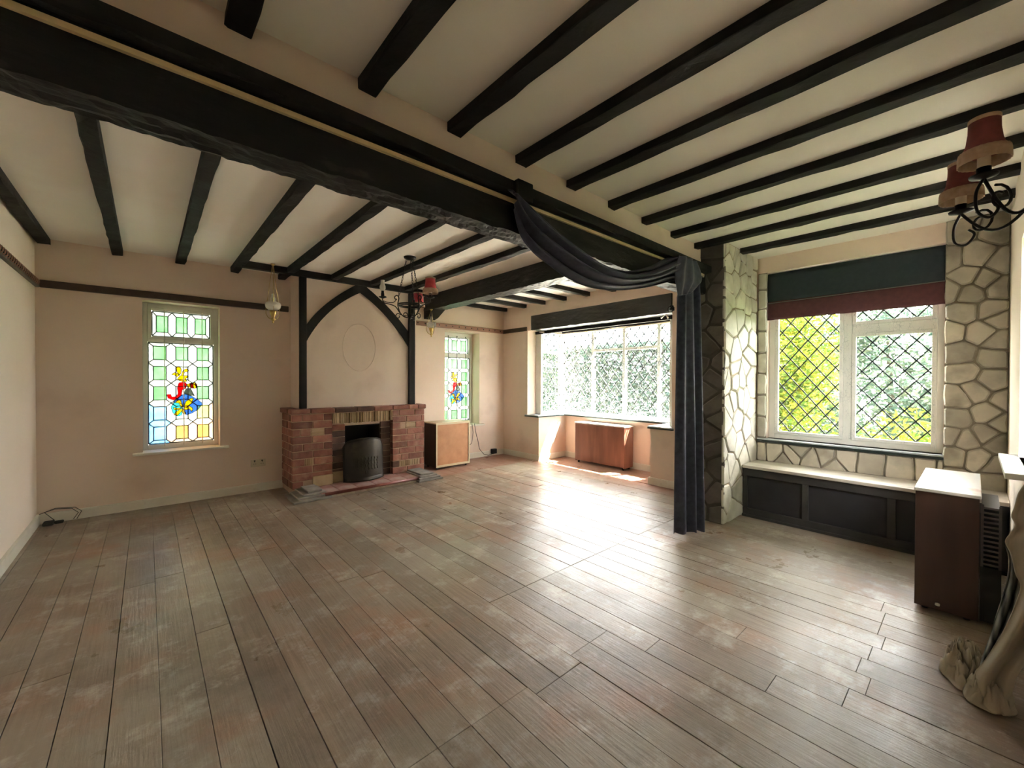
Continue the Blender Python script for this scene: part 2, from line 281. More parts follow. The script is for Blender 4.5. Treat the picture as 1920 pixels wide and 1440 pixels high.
def obj(name, mb, m, parent=None, origin=None, smooth=None, solid=0, bevel=0, subd=0, nofix=False, mesh=None, **pr):
    if mesh is None:
        me = bpy.data.meshes.new(name)
        if parent is not None: og = Vector(WL[parent.name])
        elif origin is not None: og = Vector(origin)
        else:
            a = np.array(mb.v); og = Vector(((a[:, 0].min() + a[:, 0].max()) / 2, (a[:, 1].min() + a[:, 1].max()) / 2, a[:, 2].min()))
        me.from_pydata([(v[0] - og.x, v[1] - og.y, v[2] - og.z) for v in mb.v], [], mb.f); me.update()
        if not nofix: fixn(me)
        me.materials.append(m)
        if (mb.sm if smooth is None else smooth): me.polygons.foreach_set('use_smooth', [True] * len(me.polygons))
    else: me = mesh; og = Vector(origin)
    o = bpy.data.objects.new(name, me); COL.objects.link(o)
    if parent is not None:
        o.parent = parent
        if mesh is not None: o.location = og - Vector(WL[parent.name])
    else: o.location = og
    WL[o.name] = tuple(og)
    if solid: q = o.modifiers.new('thickness', 'SOLIDIFY'); q.thickness = solid; q.offset = 0
    if subd: q = o.modifiers.new('sub', 'SUBSURF'); q.levels = subd; q.render_levels = subd
    if bevel: q = o.modifiers.new('bevel', 'BEVEL'); q.width = bevel; q.segments = 2; q.limit_method = 'ANGLE'
    for k, v in pr.items(): o[k] = v
    return o
def thing(name, loc, label, cat, group=None):
    o = bpy.data.objects.new(name, None); COL.objects.link(o); o.location = loc; WL[o.name] = tuple(loc); o.empty_display_size = .1
    o['label'] = label; o['category'] = cat
    if group: o['group'] = group
    return o
def structE(name, loc=(0, 0, 0), label=None):
    o = bpy.data.objects.new(name, None); COL.objects.link(o); o.location = loc; WL[o.name] = tuple(loc); o['kind'] = 'structure'
    if label: o['label'] = label
    return o
def struct(name, mb, m, parent=None, **k):
    if parent is None: k.setdefault('origin', (0, 0, 0)); k['kind'] = 'structure'
    return obj(name, mb, m, parent, **k)
_cb = {}
def cbox_mesh(name, sx, sy, sz, c, m):
    key = (round(sx, 3), round(sy, 3), round(sz, 3), round(c, 4), m.name, name)
    if key in _cb: return _cb[key]
    bm = bmesh.new(); bmesh.ops.create_cube(bm, size=1)
    for v in bm.verts: v.co = Vector((v.co.x * sx, v.co.y * sy, v.co.z * sz))
    bmesh.ops.bevel(bm, geom=bm.edges[:], offset=c, segments=1, affect='EDGES')
    me = bpy.data.meshes.new(name); bm.to_mesh(me); bm.free(); me.materials.append(m); _cb[key] = me; return me
def piece(name, x0, x1, y0, y1, z0, z1, m, parent, c=.003, **pr):
    me = cbox_mesh(name, x1 - x0, y1 - y0, z1 - z0, c, m)
    return obj(name, None, m, parent, origin=((x0 + x1) / 2, (y0 + y1) / 2, (z0 + z1) / 2), mesh=me, **pr)
def clip(poly, a, b, c):
    """keep a*x+b*y<=c"""
    o = []
    for i in range(len(poly)):
        p, q = poly[i], poly[(i + 1) % len(poly)]; dp = a * p[0] + b * p[1] - c; dq = a * q[0] + b * q[1] - c
        if dp <= 0: o.append(p)
        if (dp < 0 < dq) or (dq < 0 < dp): k = dp / (dp - dq); o.append((p[0] + (q[0] - p[0]) * k, p[1] + (q[1] - p[1]) * k))
    return o
def area(p): return abs(sum(p[i][0] * p[(i + 1) % len(p)][1] - p[(i + 1) % len(p)][0] * p[i][1] for i in range(len(p)))) / 2
def rectclip(poly, x0, x1, y0, y1):
    for a, b, c in ((-1, 0, -x0), (1, 0, x1), (0, -1, -y0), (0, 1, y1)):
        poly = clip(poly, a, b, c)
        if len(poly) < 3: return []
    return poly
def voronoi(seeds, x0, x1, y0, y1, gap):
    cells = []
    for i, (sx, sy) in enumerate(seeds):
        p = [(x0, y0), (x1, y0), (x1, y1), (x0, y1)]
        for j, (tx, ty) in enumerate(seeds):
            if i == j: continue
            dx, dy = tx - sx, ty - sy; L = math.hypot(dx, dy)
            if L < 1e-6: continue
            c = (tx * tx + ty * ty - sx * sx - sy * sy) / 2 / L - gap / 2
            p = clip(p, dx / L, dy / L, c)
            if len(p) < 3: break
        if len(p) >= 3 and area(p) > 2e-4: cells.append(p)
    return cells
def roughen(poly, amp=.006, corner=.008, maxseg=.06):
    q = []; n = len(poly)
    for i in range(n):
        a, p, b = Vector(poly[i - 1]), Vector(poly[i]), Vector(poly[(i + 1) % n])
        c1 = min(corner, (a - p).length * .3); c2 = min(corner, (b - p).length * .3)
        p1 = p + (a - p).normalized() * c1; p2 = p + (b - p).normalized() * c2; q.append(tuple(p1)); q.append(tuple(p2))
        L = (b - p).length
        if L > 2.2 * maxseg:
            for k in range(1, int(L / maxseg)):
                t = k / int(L / maxseg); e = p.lerp(b, t); nrm = Vector((-(b - p).y, (b - p).x)).normalized(); e += nrm * random.uniform(-amp, amp * .3); q.append(tuple(e))
    return q
# ---------------------------------------------------------------- walls
def wall(name, axis, p0, p1, a0, a1, z0, z1, holes, m, parent=None):
    """a wall slab between planes p0 (room side) and p1 on 'axis', spanning a0..a1 along the other axis, with rectangular holes (a,b,zlo,zhi)"""
    As = sorted({a0, a1, *[h[0] for h in holes], *[h[1] for h in holes]}); Zs = sorted({z0, z1, *[h[2] for h in holes], *[h[3] for h in holes]})
    solid = {}
    for i in range(len(As) - 1):
        for j in range(len(Zs) - 1):
            ca = (As[i] + As[i + 1]) / 2; cz = (Zs[j] + Zs[j + 1]) / 2
            solid[i, j] = not any(h[0] < ca < h[1] and h[2] < cz < h[3] for h in holes)
    P = (lambda p, a, z: (p, a, z)) if axis == 'X' else (lambda p, a, z: (a, p, z))
    mb = MB()
    for (i, j), s in solid.items():
        if not s: continue
        A, B, Z, T = As[i], As[i + 1], Zs[j], Zs[j + 1]
        for p in (p0, p1): mb.add([P(p, A, Z), P(p, B, Z), P(p, B, T), P(p, A, T)], [(0, 1, 2, 3)])
        for (di, dj, q) in ((-1, 0, ((A, Z), (A, T))), (1, 0, ((B, Z), (B, T))), (0, -1, ((A, Z), (B, Z))), (0, 1, ((A, T), (B, T)))):
            if not solid.get((i + di, j + dj), False):
                (a, b), (c, d) = q; mb.add([P(p0, a, b), P(p0, c, d), P(p1, c, d), P(p1, a, b)], [(0, 1, 2, 3)])
    bm = bmesh.new(); vs = [bm.verts.new(v) for v in mb.v]
    for f in mb.f: bm.faces.new([vs[i] for i in f])
    bmesh.ops.remove_doubles(bm, verts=bm.verts, dist=1e-5); bmesh.ops.recalc_face_normals(bm, faces=bm.faces)
    me = bpy.data.meshes.new(name); bm.to_mesh(me); bm.free(); me.materials.append(m)
    o = bpy.data.objects.new(name, me); COL.objects.link(o); WL[o.name] = (0, 0, 0); o['kind'] = 'structure'
    if parent: o.parent = parent; del o['kind']
    return o
W1 = (-.03, .58, .54, 2.01); W2 = (3.365, 4.018, .54, 2.0)
T = .28
wl = wall('wall_left', 'X', XL, XL - .2, YF - .2, YB + T, 0, ZC, [], CREAMWALL)
wb = wall('wall_back', 'Y', YB, YB + T, XL, XR, 0, ZC, [W1, W2], WALL)
BAYU = (2.324, 4.733, .70, 2.255); BAYL = (2.59, 4.477, 0, .70); RW = (.16, 1.352, .69, 2.30)
wr = wall('wall_right', 'X', XR, XR + .19, YF - .2, YB + T, 0, ZC, [BAYU, BAYL, RW], WALL)
wf = wall('wall_front', 'Y', YF, YF - .2, XL, XR, 0, ZC, [(2.85, 3.44, .85, 2.0)], CREAMWALL)
# bay shell: low walls, mullion-bearing sides and flat roof
bay = MB()
bay.box(5.155, 5.35, 2.40, 4.733, 0, .70); bay.box(4.72, 5.155, 4.477, 4.733, 0, .70); bay.box(4.72, 5.155, 2.324, 2.59, 0, .70)
struct('wall_bay', bay, WALL)
rf = MB(); rf.box(4.72, 5.62, 2.1, 4.95, 2.10, 2.30)
struct('trim_1', rf, FRAME, label='flat painted roof and soffit of the bay window')
# floor: dark sub floor with separate boards
fl = MB(); fl.box(XL - .2, XR + .19, YF - .2, YB + T, -.06, -.022); fl.box(XR + .19, 5.3, 2.4, 4.7, -.06, -.022)
floor = struct('floor', fl, SUBFLOOR, label='worn brown floorboards running towards the fireplace wall')
k0 = math.floor((XL - .033) / .14); x = .033 + .14 * k0
rg = random.Random(3)
while x < XR:
    x0, x1 = max(x, XL), min(x + .14, XR)
    if x1 - x0 < .02: x += .14; continue
    cuts = [YF, YB]
    xm = (x0 + x1) / 2
    if .62 < xm < 1.2: cuts += [1.20]
    if 1.2 < xm < 1.45: cuts += [1.15]
    if 1.45 < xm < 1.65: cuts += [1.21]
    if 1.65 < xm < 2.05: cuts += [.55 + rg.choice((0, .45))]
    if 2.1 < xm < 2.32: cuts += [.76]
    if 2.0 < xm < 3.1: cuts += [.31 + rg.choice((-.03, .0, .02))]
    if xm > 1.45: cuts += [1.80]
    cuts += [rg.choice((2.6, 3.35, 3.95)) + rg.uniform(-.1, .1)]
    if xm > 2.8: cuts += [4.58]
    cuts = sorted(cuts)
    for a, b in zip(cuts, cuts[1:]):
        dz = rg.uniform(-.0012, .0012); g = .0006 + rg.choice((0, 0, .0008))
        piece('floorboard', x0 + g, x1 - g, a + .0007, b - .0007, -.02 + dz, dz, PLANK, floor, c=.0012)
    x += .14
x = XR
while x < 5.13:
    x1 = min(x + .14, 5.155); piece('floorboard', x + .004 * (x == XR) + .0015, x1 - .0015, 2.59, 4.477, -.021, -.001, PLANK, floor, c=.0012); x += .14
# ceiling
ce = MB(); ce.box(XL - .2, XR + .19, YF - .2, YB + T, ZC, ZC + .15)
struct('ceiling', ce, CEIL)
# skirtings
def skirt(name, pts, h=.092, t=.02):
    mb = MB()
    for (x0, y0, x1, y1) in pts: mb.box(x0, x1, y0, y1, 0, h - .012); 
    for (x0, y0, x1, y1) in pts:
        ax, ay = (0, .006) if abs(x1 - x0) > abs(y1 - y0) else (.006, 0)
        mb.box(x0 + (0 if x0 < x1 and ax == 0 else 0), x1, y0, y1, h - .012, h - .004)
    return struct(name, mb, WHITE, bevel=.003)
skirt('baseboard_left', [(XL, YF, XL + .02, YB)])
skirt('baseboard_back', [(XL + .02, YB - .02, 1.17, YB), (2.72, YB - .02, XR, YB)])
skirt('baseboard_bay', [(XR - .02, 4.455, XR, YB - .02), (XR - .02, 4.457, 5.155, 4.477), (5.135, 2.61, 5.155, 4.457), (XR, 2.59, 5.135, 2.61), (XR - .02, 1.76, XR, 2.612)])
# picture rail
def rail(name, x0, x1, y0, y1, m, dots=None, dm=None):
    a = MB(); along_x = abs(x1 - x0) > abs(y1 - y0)
    a.box(x0, x1, y0, y1, 2.03, 2.095)
    t = struct(name, a, m, bevel=.006)
    return t
r1 = rail('trim_2', XL, XL + .028, YF, YB, DARKWOOD); r1['label'] = 'dark carved picture rail along the left wall'
r2 = rail('trim_3', XL + .028, 1.235, YB - .028, YB, DARKWOOD); r2['label'] = 'dark picture rail over the left stained glass window'
r3 = rail('trim_4', 2.70, XR - .028, YB - .028, YB, PINKWOOD); r3['label'] = 'faded red-brown picture rail right of the chimney breast'
r4 = rail('trim_5', XR - .028, XR, 4.74, YB, DARKWOOD); r4['label'] = 'short dark picture rail beside the bay'
cv = MB()                                    # carved leaf pattern on the rails
y = 1.75
while y < 5.27:
    for s in (0,): cv.add([(XL + .031, y, 2.045), (XL + .031, y + .030, 2.060), (XL + .031, y + .012, 2.082), (XL + .031, y - .012, 2.066), (XL + .026, y, 2.045), (XL + .026, y + .030, 2.06), (XL + .026, y + .012, 2.082), (XL + .026, y - .012, 2.066)], [(0, 1, 2, 3), (0, 4, 5, 1), (1, 5, 6, 2), (2, 6, 7, 3), (3, 7, 4, 0)])
    y += .058
obj('carved_pattern', cv, SOOT, r1, kind='stuff')
cl = MB()
y = 1.75
while y < 5.27: cl.tube([(XL + .028, y - .02, 2.040), (XL + .033, y + .005, 2.052), (XL + .033, y + .02, 2.076), (XL + .028, y + .006, 2.088)], .0045, 5); y += .058
obj('carved_leaves', cl, PINKWOOD, r1, kind='stuff')
dt = MB(); x = 2.78
while x < XR - .05: dt.box(x - .009, x + .009, YB - .0295, YB - .026, 2.055, 2.073); x += .118
obj('carved_dots', dt, SOOT, r3, kind='stuff')
# ---------------------------------------------------------------- chimney breast, arch timbers
cbr = wall('wall_chimney_breast', 'Y', 4.98, YB - .001, 1.26, 2.70, 0, ZC - .001, [(1.76, 2.20, .0, .70)], WALL)
ov = MB(); ov.tube([(1.938 + .20 * math.cos(a) * 1, 4.978, 1.64 + .285 * math.sin(a)) for a in [2 * math.pi * k / 48 for k in range(48)]], .0035, 6, closed=True)
obj('oval_ridge', ov, WALL, cbr)
fb = MB(); fb.box(1.762, 2.198, 5.28, 5.31, .05, .70); fb.box(1.762, 1.775, 4.99, 5.28, .05, .70); fb.box(2.185, 2.198, 4.99, 5.28, .05, .70); fb.box(1.775, 2.185, 4.99, 5.28, .685, .70)
obj('firebox_lining', fb, SOOT, cbr)
def hewn(p0, p1, w, h, seg=14, jit=.004, under=0, seed=0):
    """hewn bar along p0->p1 (centre line of its top face), w wide, h deep, wavering edges"""
    rr = random.Random(seed); a = Vector(p0); b = Vector(p1); d = (b - a).normalized(); r = d.cross(Vector((0, 0, 1))).normalized()
    mb = MB(); c = min(w, h) * .10; prof = [(-.5, 0), (.5, 0), (.5, -1 + c / h), (.5 - c / w, -1), (-.5 + c / w, -1), (-.5, -1 + c / h)]; n = len(prof); vs = []
    for i in range(seg + 1):
        p = a.lerp(b, i / seg)
        for k, (u, z) in enumerate(prof):
            j = 0 if (k < 2) else 1
            vs.append(p + r * (u * w + rr.uniform(-jit, jit) * j) + Vector((0, 0, z * h + rr.uniform(-jit, jit) * j * (1.6 if 3 <= k <= 4 else 1))))
    fs = [tuple(range(n)), tuple(reversed([seg * n + k for k in range(n)]))]
    for i in range(seg):
        for k in range(n): fs.append((i * n + k, (i + 1) * n + k, (i + 1) * n + (k + 1) % n, i * n + (k + 1) % n))
    return mb.add(vs, fs)
ORD = ['first', 'second', 'third', 'fourth', 'fifth', 'sixth', 'seventh', 'eighth', 'ninth', 'tenth']
G = 'ceiling joists of the fireplace room'
for k in range(8):
    xx = -.653 + .4555 * k
    if k == 0: xx = -.655
    o = obj('ceiling_joist', hewn((xx, 1.74, ZC), (xx, YB, ZC), .075, .052, 26, .004, seed=k), BLACK, None,
            label='black ceiling joist, %s from the left wall, between great beam and fireplace wall' % ORD[k], category='beam', group=G)
for k, xx in enumerate([.2365, .674, 1.093, 1.52, 1.936, 2.357, 2.775, 3.21, 3.63]):
    obj('ceiling_joist', hewn((xx, YF, ZC), (xx, YU, ZC), .078, .043, 14, .003, seed=40 + k), BLACK, None,
        label='black joist, %s from the left, running from the great beam over the camera side' % ORD[k], category='beam', group='ceiling joists on the near side of the great beam')
obj('ceiling_joist', hewn((4.08, YF, ZC), (4.08, YP, ZC), .078, .043, 14, .003, seed=60), BLACK, None,
    label='black joist over the window seat, ending against the pale stone pier', category='beam', group='ceiling joists on the near side of the great beam')
for k, yy in enumerate([5.26, 4.79, 4.375, 3.955, 3.535, 3.12, 2.70]):
    obj('ceiling_joist', hewn((3.19, yy, ZC), (XR, yy, ZC), .07, .055, 10, .003, seed=80 + k), BLACK, None,
        label='short black joist, %s from the fireplace wall, between second beam and bay wall' % ORD[k], category='beam', group='short joists in front of the bay')
def hewnbeam(x0, x1, y0, y1, z0, z1, axis, amp, n, seed):
    """big beam: flat sides, deeply adzed underside"""
    mb = MB(); L0, L1 = (x0, x1) if axis == 'X' else (y0, y1); W0, W1_ = (y0, y1) if axis == 'X' else (x0, x1); nw = 6
    P = (lambda l, w_, z: (l, w_, z)) if axis == 'X' else (lambda l, w_, z: (w_, l, z))
    prof = [(0, 1), (0, .5), (0, .12)] + [(k / nw, 0) for k in range(nw + 1)] + [(1, .12), (1, .5), (1, 1)]; m = len(prof); vs = []
    for i in range(n + 1):
        l = L0 + (L1 - L0) * i / n
        for k, (u, z) in enumerate(prof):
            e = 1 if 2 < k < m - 3 else .4
            if k in (0, m - 1): e = .15
            q = noise.noise(Vector((l * 9, u * 14, seed + z * 3))) + .6 * noise.noise(Vector((l * 30, u * 40, seed)))
            q2 = noise.noise(Vector((l * 5, seed + 9 + k, z * 4)))
            du = q2 * amp * .7 if k not in (0, m - 1) else 0
            vs.append(P(l, W0 + (W1_ - W0) * u + du, z0 + (z1 - z0) * z + q * amp * e * (1 if z < .5 else 0)))
    fs = [tuple(range(m)), tuple(reversed([n * m + k for k in range(m)]))]
    for i in range(n):
        for k in range(m): fs.append((i * m + k, (i + 1) * m + k, (i + 1) * m + (k + 1) % m, i * m + (k + 1) % m))
    return mb.add(vs, fs)
up = MB(); up.box(XL, XR, YU, 1.735, 2.25, ZC - .001)
struct('trim_6', up, WALL, label='painted plaster band between great beam and ceiling')
gb = thing('great_beam', (1.5, 1.67, 2.02), 'massive black hewn beam with curtain track spanning the whole room', 'beam')
obj('beam_timber', hewnbeam(XL, XP, 1.60, 1.738, 2.018, 2.25, 'X', .010, 240, 3), BLACKR, gb)
obj('top_moulding', hewn((XL, 1.585, 2.253), (XP, 1.585, 2.253), .07, .055, 40, .004, seed=5), BLACK, gb)
tk = MB(); tk.box(XL, 3.02, 1.585, 1.599, 2.165, 2.182); tk.box(3.2, 3.66, 1.585, 1.599, 2.165, 2.182)
obj('curtain_track', tk, RAILY, gb, label='yellowed flat curtain track')
hk = MB()
for k in range(9): xx = 3.22 + k * .05; hk.box(xx, xx + .012, 1.575, 1.586, 2.150, 2.172)
obj('track_glider', hk, PLASTIC, gb, kind='stuff')
sb = thing('second_beam', (3.1, 3.5, 2.25), 'black hewn beam from the chimney wall to the great beam, edging the bay ceiling', 'beam')
obj('beam_timber', hewnbeam(3.005, 3.19, 1.738, YB, 2.245, ZC, 'Y', .009, 200, 8), BLACKY, sb)
br = MB(); br.prism([(5.318, 2.25), (5.318, 2.13), (5.22, 2.15), (5.02, 2.25)], lambda p: (3.01, p[0], p[1]), lambda p: (3.185, p[0], p[1]))
obj('bracket', br, BLACK, sb)
ah = MB(); ah.box(.72, 3.0, 4.915, 4.98, 2.385, ZC)
obj('wall_timber', ah, BLACK, None, bevel=.004, label='thin black timber across the top of the chimney breast', category='beam')
arch = thing('arch_frame', (1.94, 4.97, .93), 'black gothic arch timber frame on the chimney breast', 'timber frame')
pl = MB(); pl.box(1.262, 1.335, 4.945, 4.982, .925, 2.385); obj('post', pl, BLACK, arch, bevel=.004)
pr_ = MB(); pr_.box(2.583, 2.668, 4.945, 4.982, .925, 2.385); obj('post', pr_, BLACK, arch, bevel=.004)
def archrib(pts, name):
    # pts: list of (outer(x,z), inner(x,z))
    mb = MB(); vs = []; n = len(pts)
    for (o, i) in pts:
        for yy in (4.955, 4.982): vs += [(o[0], yy, o[1]), (i[0], yy, i[1])]
    fs = [(0, 1, 3, 2), tuple((n - 1) * 4 + k for k in (0, 2, 3, 1))]
    for k in range(n - 1):
        a = k * 4; b = a + 4; fs += [(a, b, b + 1, a + 1), (a + 2, a + 3, b + 3, b + 2), (a, a + 2, b + 2, b), (a + 1, b + 1, b + 3, a + 3)]
    mb.add(vs, fs); obj(name, mb, BLACK, arch)
def qb(a, b, c, n):  # quadratic bezier
    return [((1 - t) ** 2 * a[0] + 2 * t * (1 - t) * b[0] + t * t * c[0], (1 - t) ** 2 * a[1] + 2 * t * (1 - t) * b[1] + t * t * c[1]) for t in [k / n for k in range(n + 1)]]
o_ = qb((1.325, 1.835), (1.49, 2.14), (1.945, 2.425), 14); i_ = qb((1.33, 1.665), (1.53, 2.08), (1.946, 2.305), 14); archrib(list(zip(o_, i_)), 'arch_rib')
o_ = qb((2.59, 1.86), (2.32, 2.20), (1.945, 2.425), 14); i_ = qb((2.585, 1.68), (2.32, 2.08), (1.945, 2.305), 14); archrib(list(zip(o_, i_)), 'arch_rib')
# ---------------------------------------------------------------- fireplace surround
fp = thing('fireplace_surround', (1.97, 4.95, 0), 'red brick fireplace surround with a brick mantel and tile-edge lintel', 'fireplace')
X0, X1, YS = 1.165, 2.772, 4.88
co = MB(); co.box(X0 + .008, 1.583, YS + .008, 4.975, 0, .868); co.box(X0 + .008, 1.26, 4.975, YB, 0, .868); co.box(2.326, X1 - .008, YS + .008, 4.975, 0, .868); co.box(2.70, X1 - .008, 4.975, YB, 0, .868); co.box(1.583, 2.326, YS + .045, 4.975, .74, .868)
co.box(1.59, 1.745, 4.965, 4.982, .05, .735); co.box(2.195, 2.318, 4.965, 4.982, .05, .735)
obj('mortar_core', co, BMORTAR, fp)
rb = random.Random(11); H = .0815
def row(xa, xb, widths, z, m, y0, y1, skip=()):
    x = xa; i = 0
    while x < xb - .015:
        wd = widths[i % len(widths)]; e = min(x + wd, xb)
        if xb - e < .02: e = xb
        if i not in skip: piece('brick', x + .004, e - .004, y0 + rb.uniform(-.003, .002), y1, z + .0045, z + H - .0045, m, fp, c=.004)
        x = e; i += 1
for k in range(10):
    z = .868 - (k + 1) * H
    if z < 0: z = 0.0
    a = [[.105, .222, .10], [.212, .214], [.06, .17, .20], [.205, .222], [.11, .22, .10], [.215, .212], [.12, .10, .21], [.21, .22], [.426], [.12]][k]
    if k in (2,): row(X0, 1.355, [.085, .10], z, BRICK, YS, YS + .07); row(1.50, 1.591, [.1], z, BRICK, YS, YS + .07)
    elif k == 6: row(X0, 1.295, [.125], z, BRICK, YS, YS + .07); row(1.385, 1.591, [.21], z, BRICK, YS, YS + .07)
    else: row(X0, 1.591 if k < 9 else 1.28, a, z, BRICK, YS, YS + .07)
    b = [[.09, .215, .15], [.19, .214], [.10, .20], [.20, .222], [.11, .21, .12], [.195, .25], [.09, .22, .15], [.12, .10, .21], [.10], [.20, .25]][k]
    if k == 2: row(2.318, 2.43, [.1], z, BRICK, YS, YS + .07); row(2.64, X1, [.15], z, BRICK, YS, YS + .07)
    elif k == 8: row(2.318, 2.41, [.1], z, BRICKD, YS, YS + .07); row(2.70, X1, [.1], z, BRICK, YS, YS + .07)
    else: row(2.318, X1, b, z, BRICK, YS, YS + .07)
    # left return face of the surround
    y = YS + .075
    for wd in ([.10, .20, .10] if k % 2 else [.05, .20, .10, .02]):
        y2 = min(y + wd, YB - .003)
        if y2 - y > .03: piece('brick', X0 + rb.uniform(-.003, .002), X0 + .06, y + .004, y2 - .004, z + .0045, z + H - .0045, BRICK, fp, c=.004)
        y = y2
    for y in (4.96, 5.18): piece('brick', X1 - .06, X1, y + .004, min(y + .215, YB) - .004, z + .0045, z + H - .0045, BRICK, fp, c=.004)
for k in range(9):                     # inner cheeks
    z = .725 - (k + 1) * .0745
    piece('brick', 1.60, 1.752, 4.948, 5.0, z + .004, z + .07, BRICKD if k else BRICK, fp, c=.003)
    piece('brick', 2.192, 2.316, 4.948, 5.0, z + .004, z + .07, BRICKD, fp, c=.003)
piece('brick', 1.372, 1.588, YS - .014, YS + .09, .054, .172, BLOCK, fp, c=.005, label='pale yellow stone block at the foot of the left pier')
piece('brick', 1.605, 1.745, 4.925, 4.99, .052, .175, BLOCK, fp, c=.005, label='pale square stone block beside the hearth opening')
tl = MB(); x = 1.594
while x < 2.31:
    wdt = rb.uniform(.010, .015); tl.box(x, x + wdt, YS - rb.uniform(0, .012), YS + .05, .742 + rb.uniform(-.005, .004), .866); x += wdt + .0065
obj('tile_lintel', tl, TILESLIP, fp, kind='stuff', label='row of cream tiles set on edge over the opening')
ts = MB()
for (xa, xb, k) in ((1.36, 1.495, 2), (2.50, 2.635, 2)):
    z = .868 - (k + 1) * H
    for q in range(4): ts.box(xa, xb, YS - .006, YS + .05, z + .006 + q * .019, z + .017 + q * .019)
for (xa, xb, k) in ((1.30, 1.38, 6), (2.42, 2.69, 8)):
    z = .868 - (k + 1) * H; x = xa
    while x < xb - .01: ts.box(x, x + .012, YS - .002, YS + .05, z + .006, z + H - .006); x += .02
obj('tile_slips', ts, TILESLIP, fp, kind='stuff')
x = X0 - .02; ml = [.20, .26, .25, .21, .24, .22, .13, .12]
for i, wd in enumerate(ml):
    e = min(x + wd, X1 + .022); piece('mantel_brick', x + .003, e - .003, YS - .045, 4.975, .872 + rb.uniform(-.002, .002), .926, BRICK if i not in (2, 3) else BRICKD, fp, c=.008); x = e
piece('mantel_brick', X0 - .02, 1.256, 4.98, YB - .004, .872, .925, BRICK, fp, c=.006); piece('mantel_brick', 2.704, X1 + .022, 4.98, YB - .004, .872, .925, BRICK, fp, c=.006)
cm = MB(); cm.box(X0, X1, YS - .01, 4.97, .862, .874); obj('mortar_bed', cm, BMORTAR, fp)
# hearth
he = thing('hearth', (1.95, 4.7, 0), 'low raised hearth with dusty red tiles and stepped slate ends', 'hearth')
hb = MB(); hb.box(1.15, 2.74, 4.53, 4.94, 0, .026); obj('cement_base', hb, CEMENT, he)
x = 1.36
for i in range(6):
    e = x + .2; piece('hearth_tile', x + .002, min(e, 2.56) - .002, 4.545, 4.94, .026, .052, REDTILE, he, c=.004); x = e
nb = MB(); nb.tube([(1.40, 4.535, .038), (2.58, 4.535, .038)], .017, 12); obj('tile_nosing', nb, REDEDGE, he, label='rounded dark red glazed edge')
for i, (xa, xb, ya, yb) in enumerate([(1.09, 1.46, 4.49, 4.87), (1.14, 1.44, 4.53, 4.87), (1.19, 1.42, 4.555, 4.87), (1.245, 1.385, 4.585, 4.86)]):
    piece('slate_step', xa, xb, ya, yb, .001 + i * .0225, .0225 + i * .0225, SLATE, he, c=.004)
for i, (xa, xb, ya, yb) in enumerate([(2.46, 2.80, 4.46, 4.86), (2.48, 2.775, 4.48, 4.87), (2.50, 2.74, 4.50, 4.87), (2.515, 2.69, 4.52, 4.87)]):
    piece('slate_step', xa, xb, ya, yb, .001 + i * .0225, .0225 + i * .0225, SLATE, he, c=.004)
# fire screen
fs_ = thing('fire_screen', (1.95, 4.80, .052), 'worn black curved metal fire cover standing in the fireplace', 'fire screen')
def scr(u, v, off=0):
    x = -1 + 2 * u; hx = .235 * x; top = .50 * (1 - .10 * abs(x) ** 2.2 - (.10 if abs(x) > .8 else 0) * ((abs(x) - .8) / .2) ** 2)
    z = .054 + top * v; y = 4.76 + .10 * x * x + .03 * v - off
    return (1.945 + hx, y, z)
g = MB(); g.grid(lambda u, v: scr(u, v), 30, 16); obj('cover_plate', g, SCREEN, fs_, solid=.008)
g = MB(); g.tube([scr(0, v / 8) for v in range(9)] + [scr(k / 24, 1) for k in range(1, 24)] + [scr(1, 1 - v / 8) for v in range(9)], .009, 8); obj('rolled_rim', g, SCREEN, fs_)
for k in range(8):
    u = .20 + k * .085; g = MB(); top = .56 if k not in (3, ) else .58; bot = .26 if k != 3 else .17
    g.tube([scr(u + .012 * math.sin(q * 1.6), bot + (top - bot) * q / 10, .006) for q in range(11)], [.003 + .004 * (q % 2) for q in range(11)], 6)
    obj('pressed_louvre', g, SCREEN, fs_)
g = MB(); g.grid(lambda u, v: scr(.02 + .96 * u, .0 + .11 * v, .012 * (1 - v)), 24, 3); obj('base_band', g, SCREEN, fs_, solid=.004)
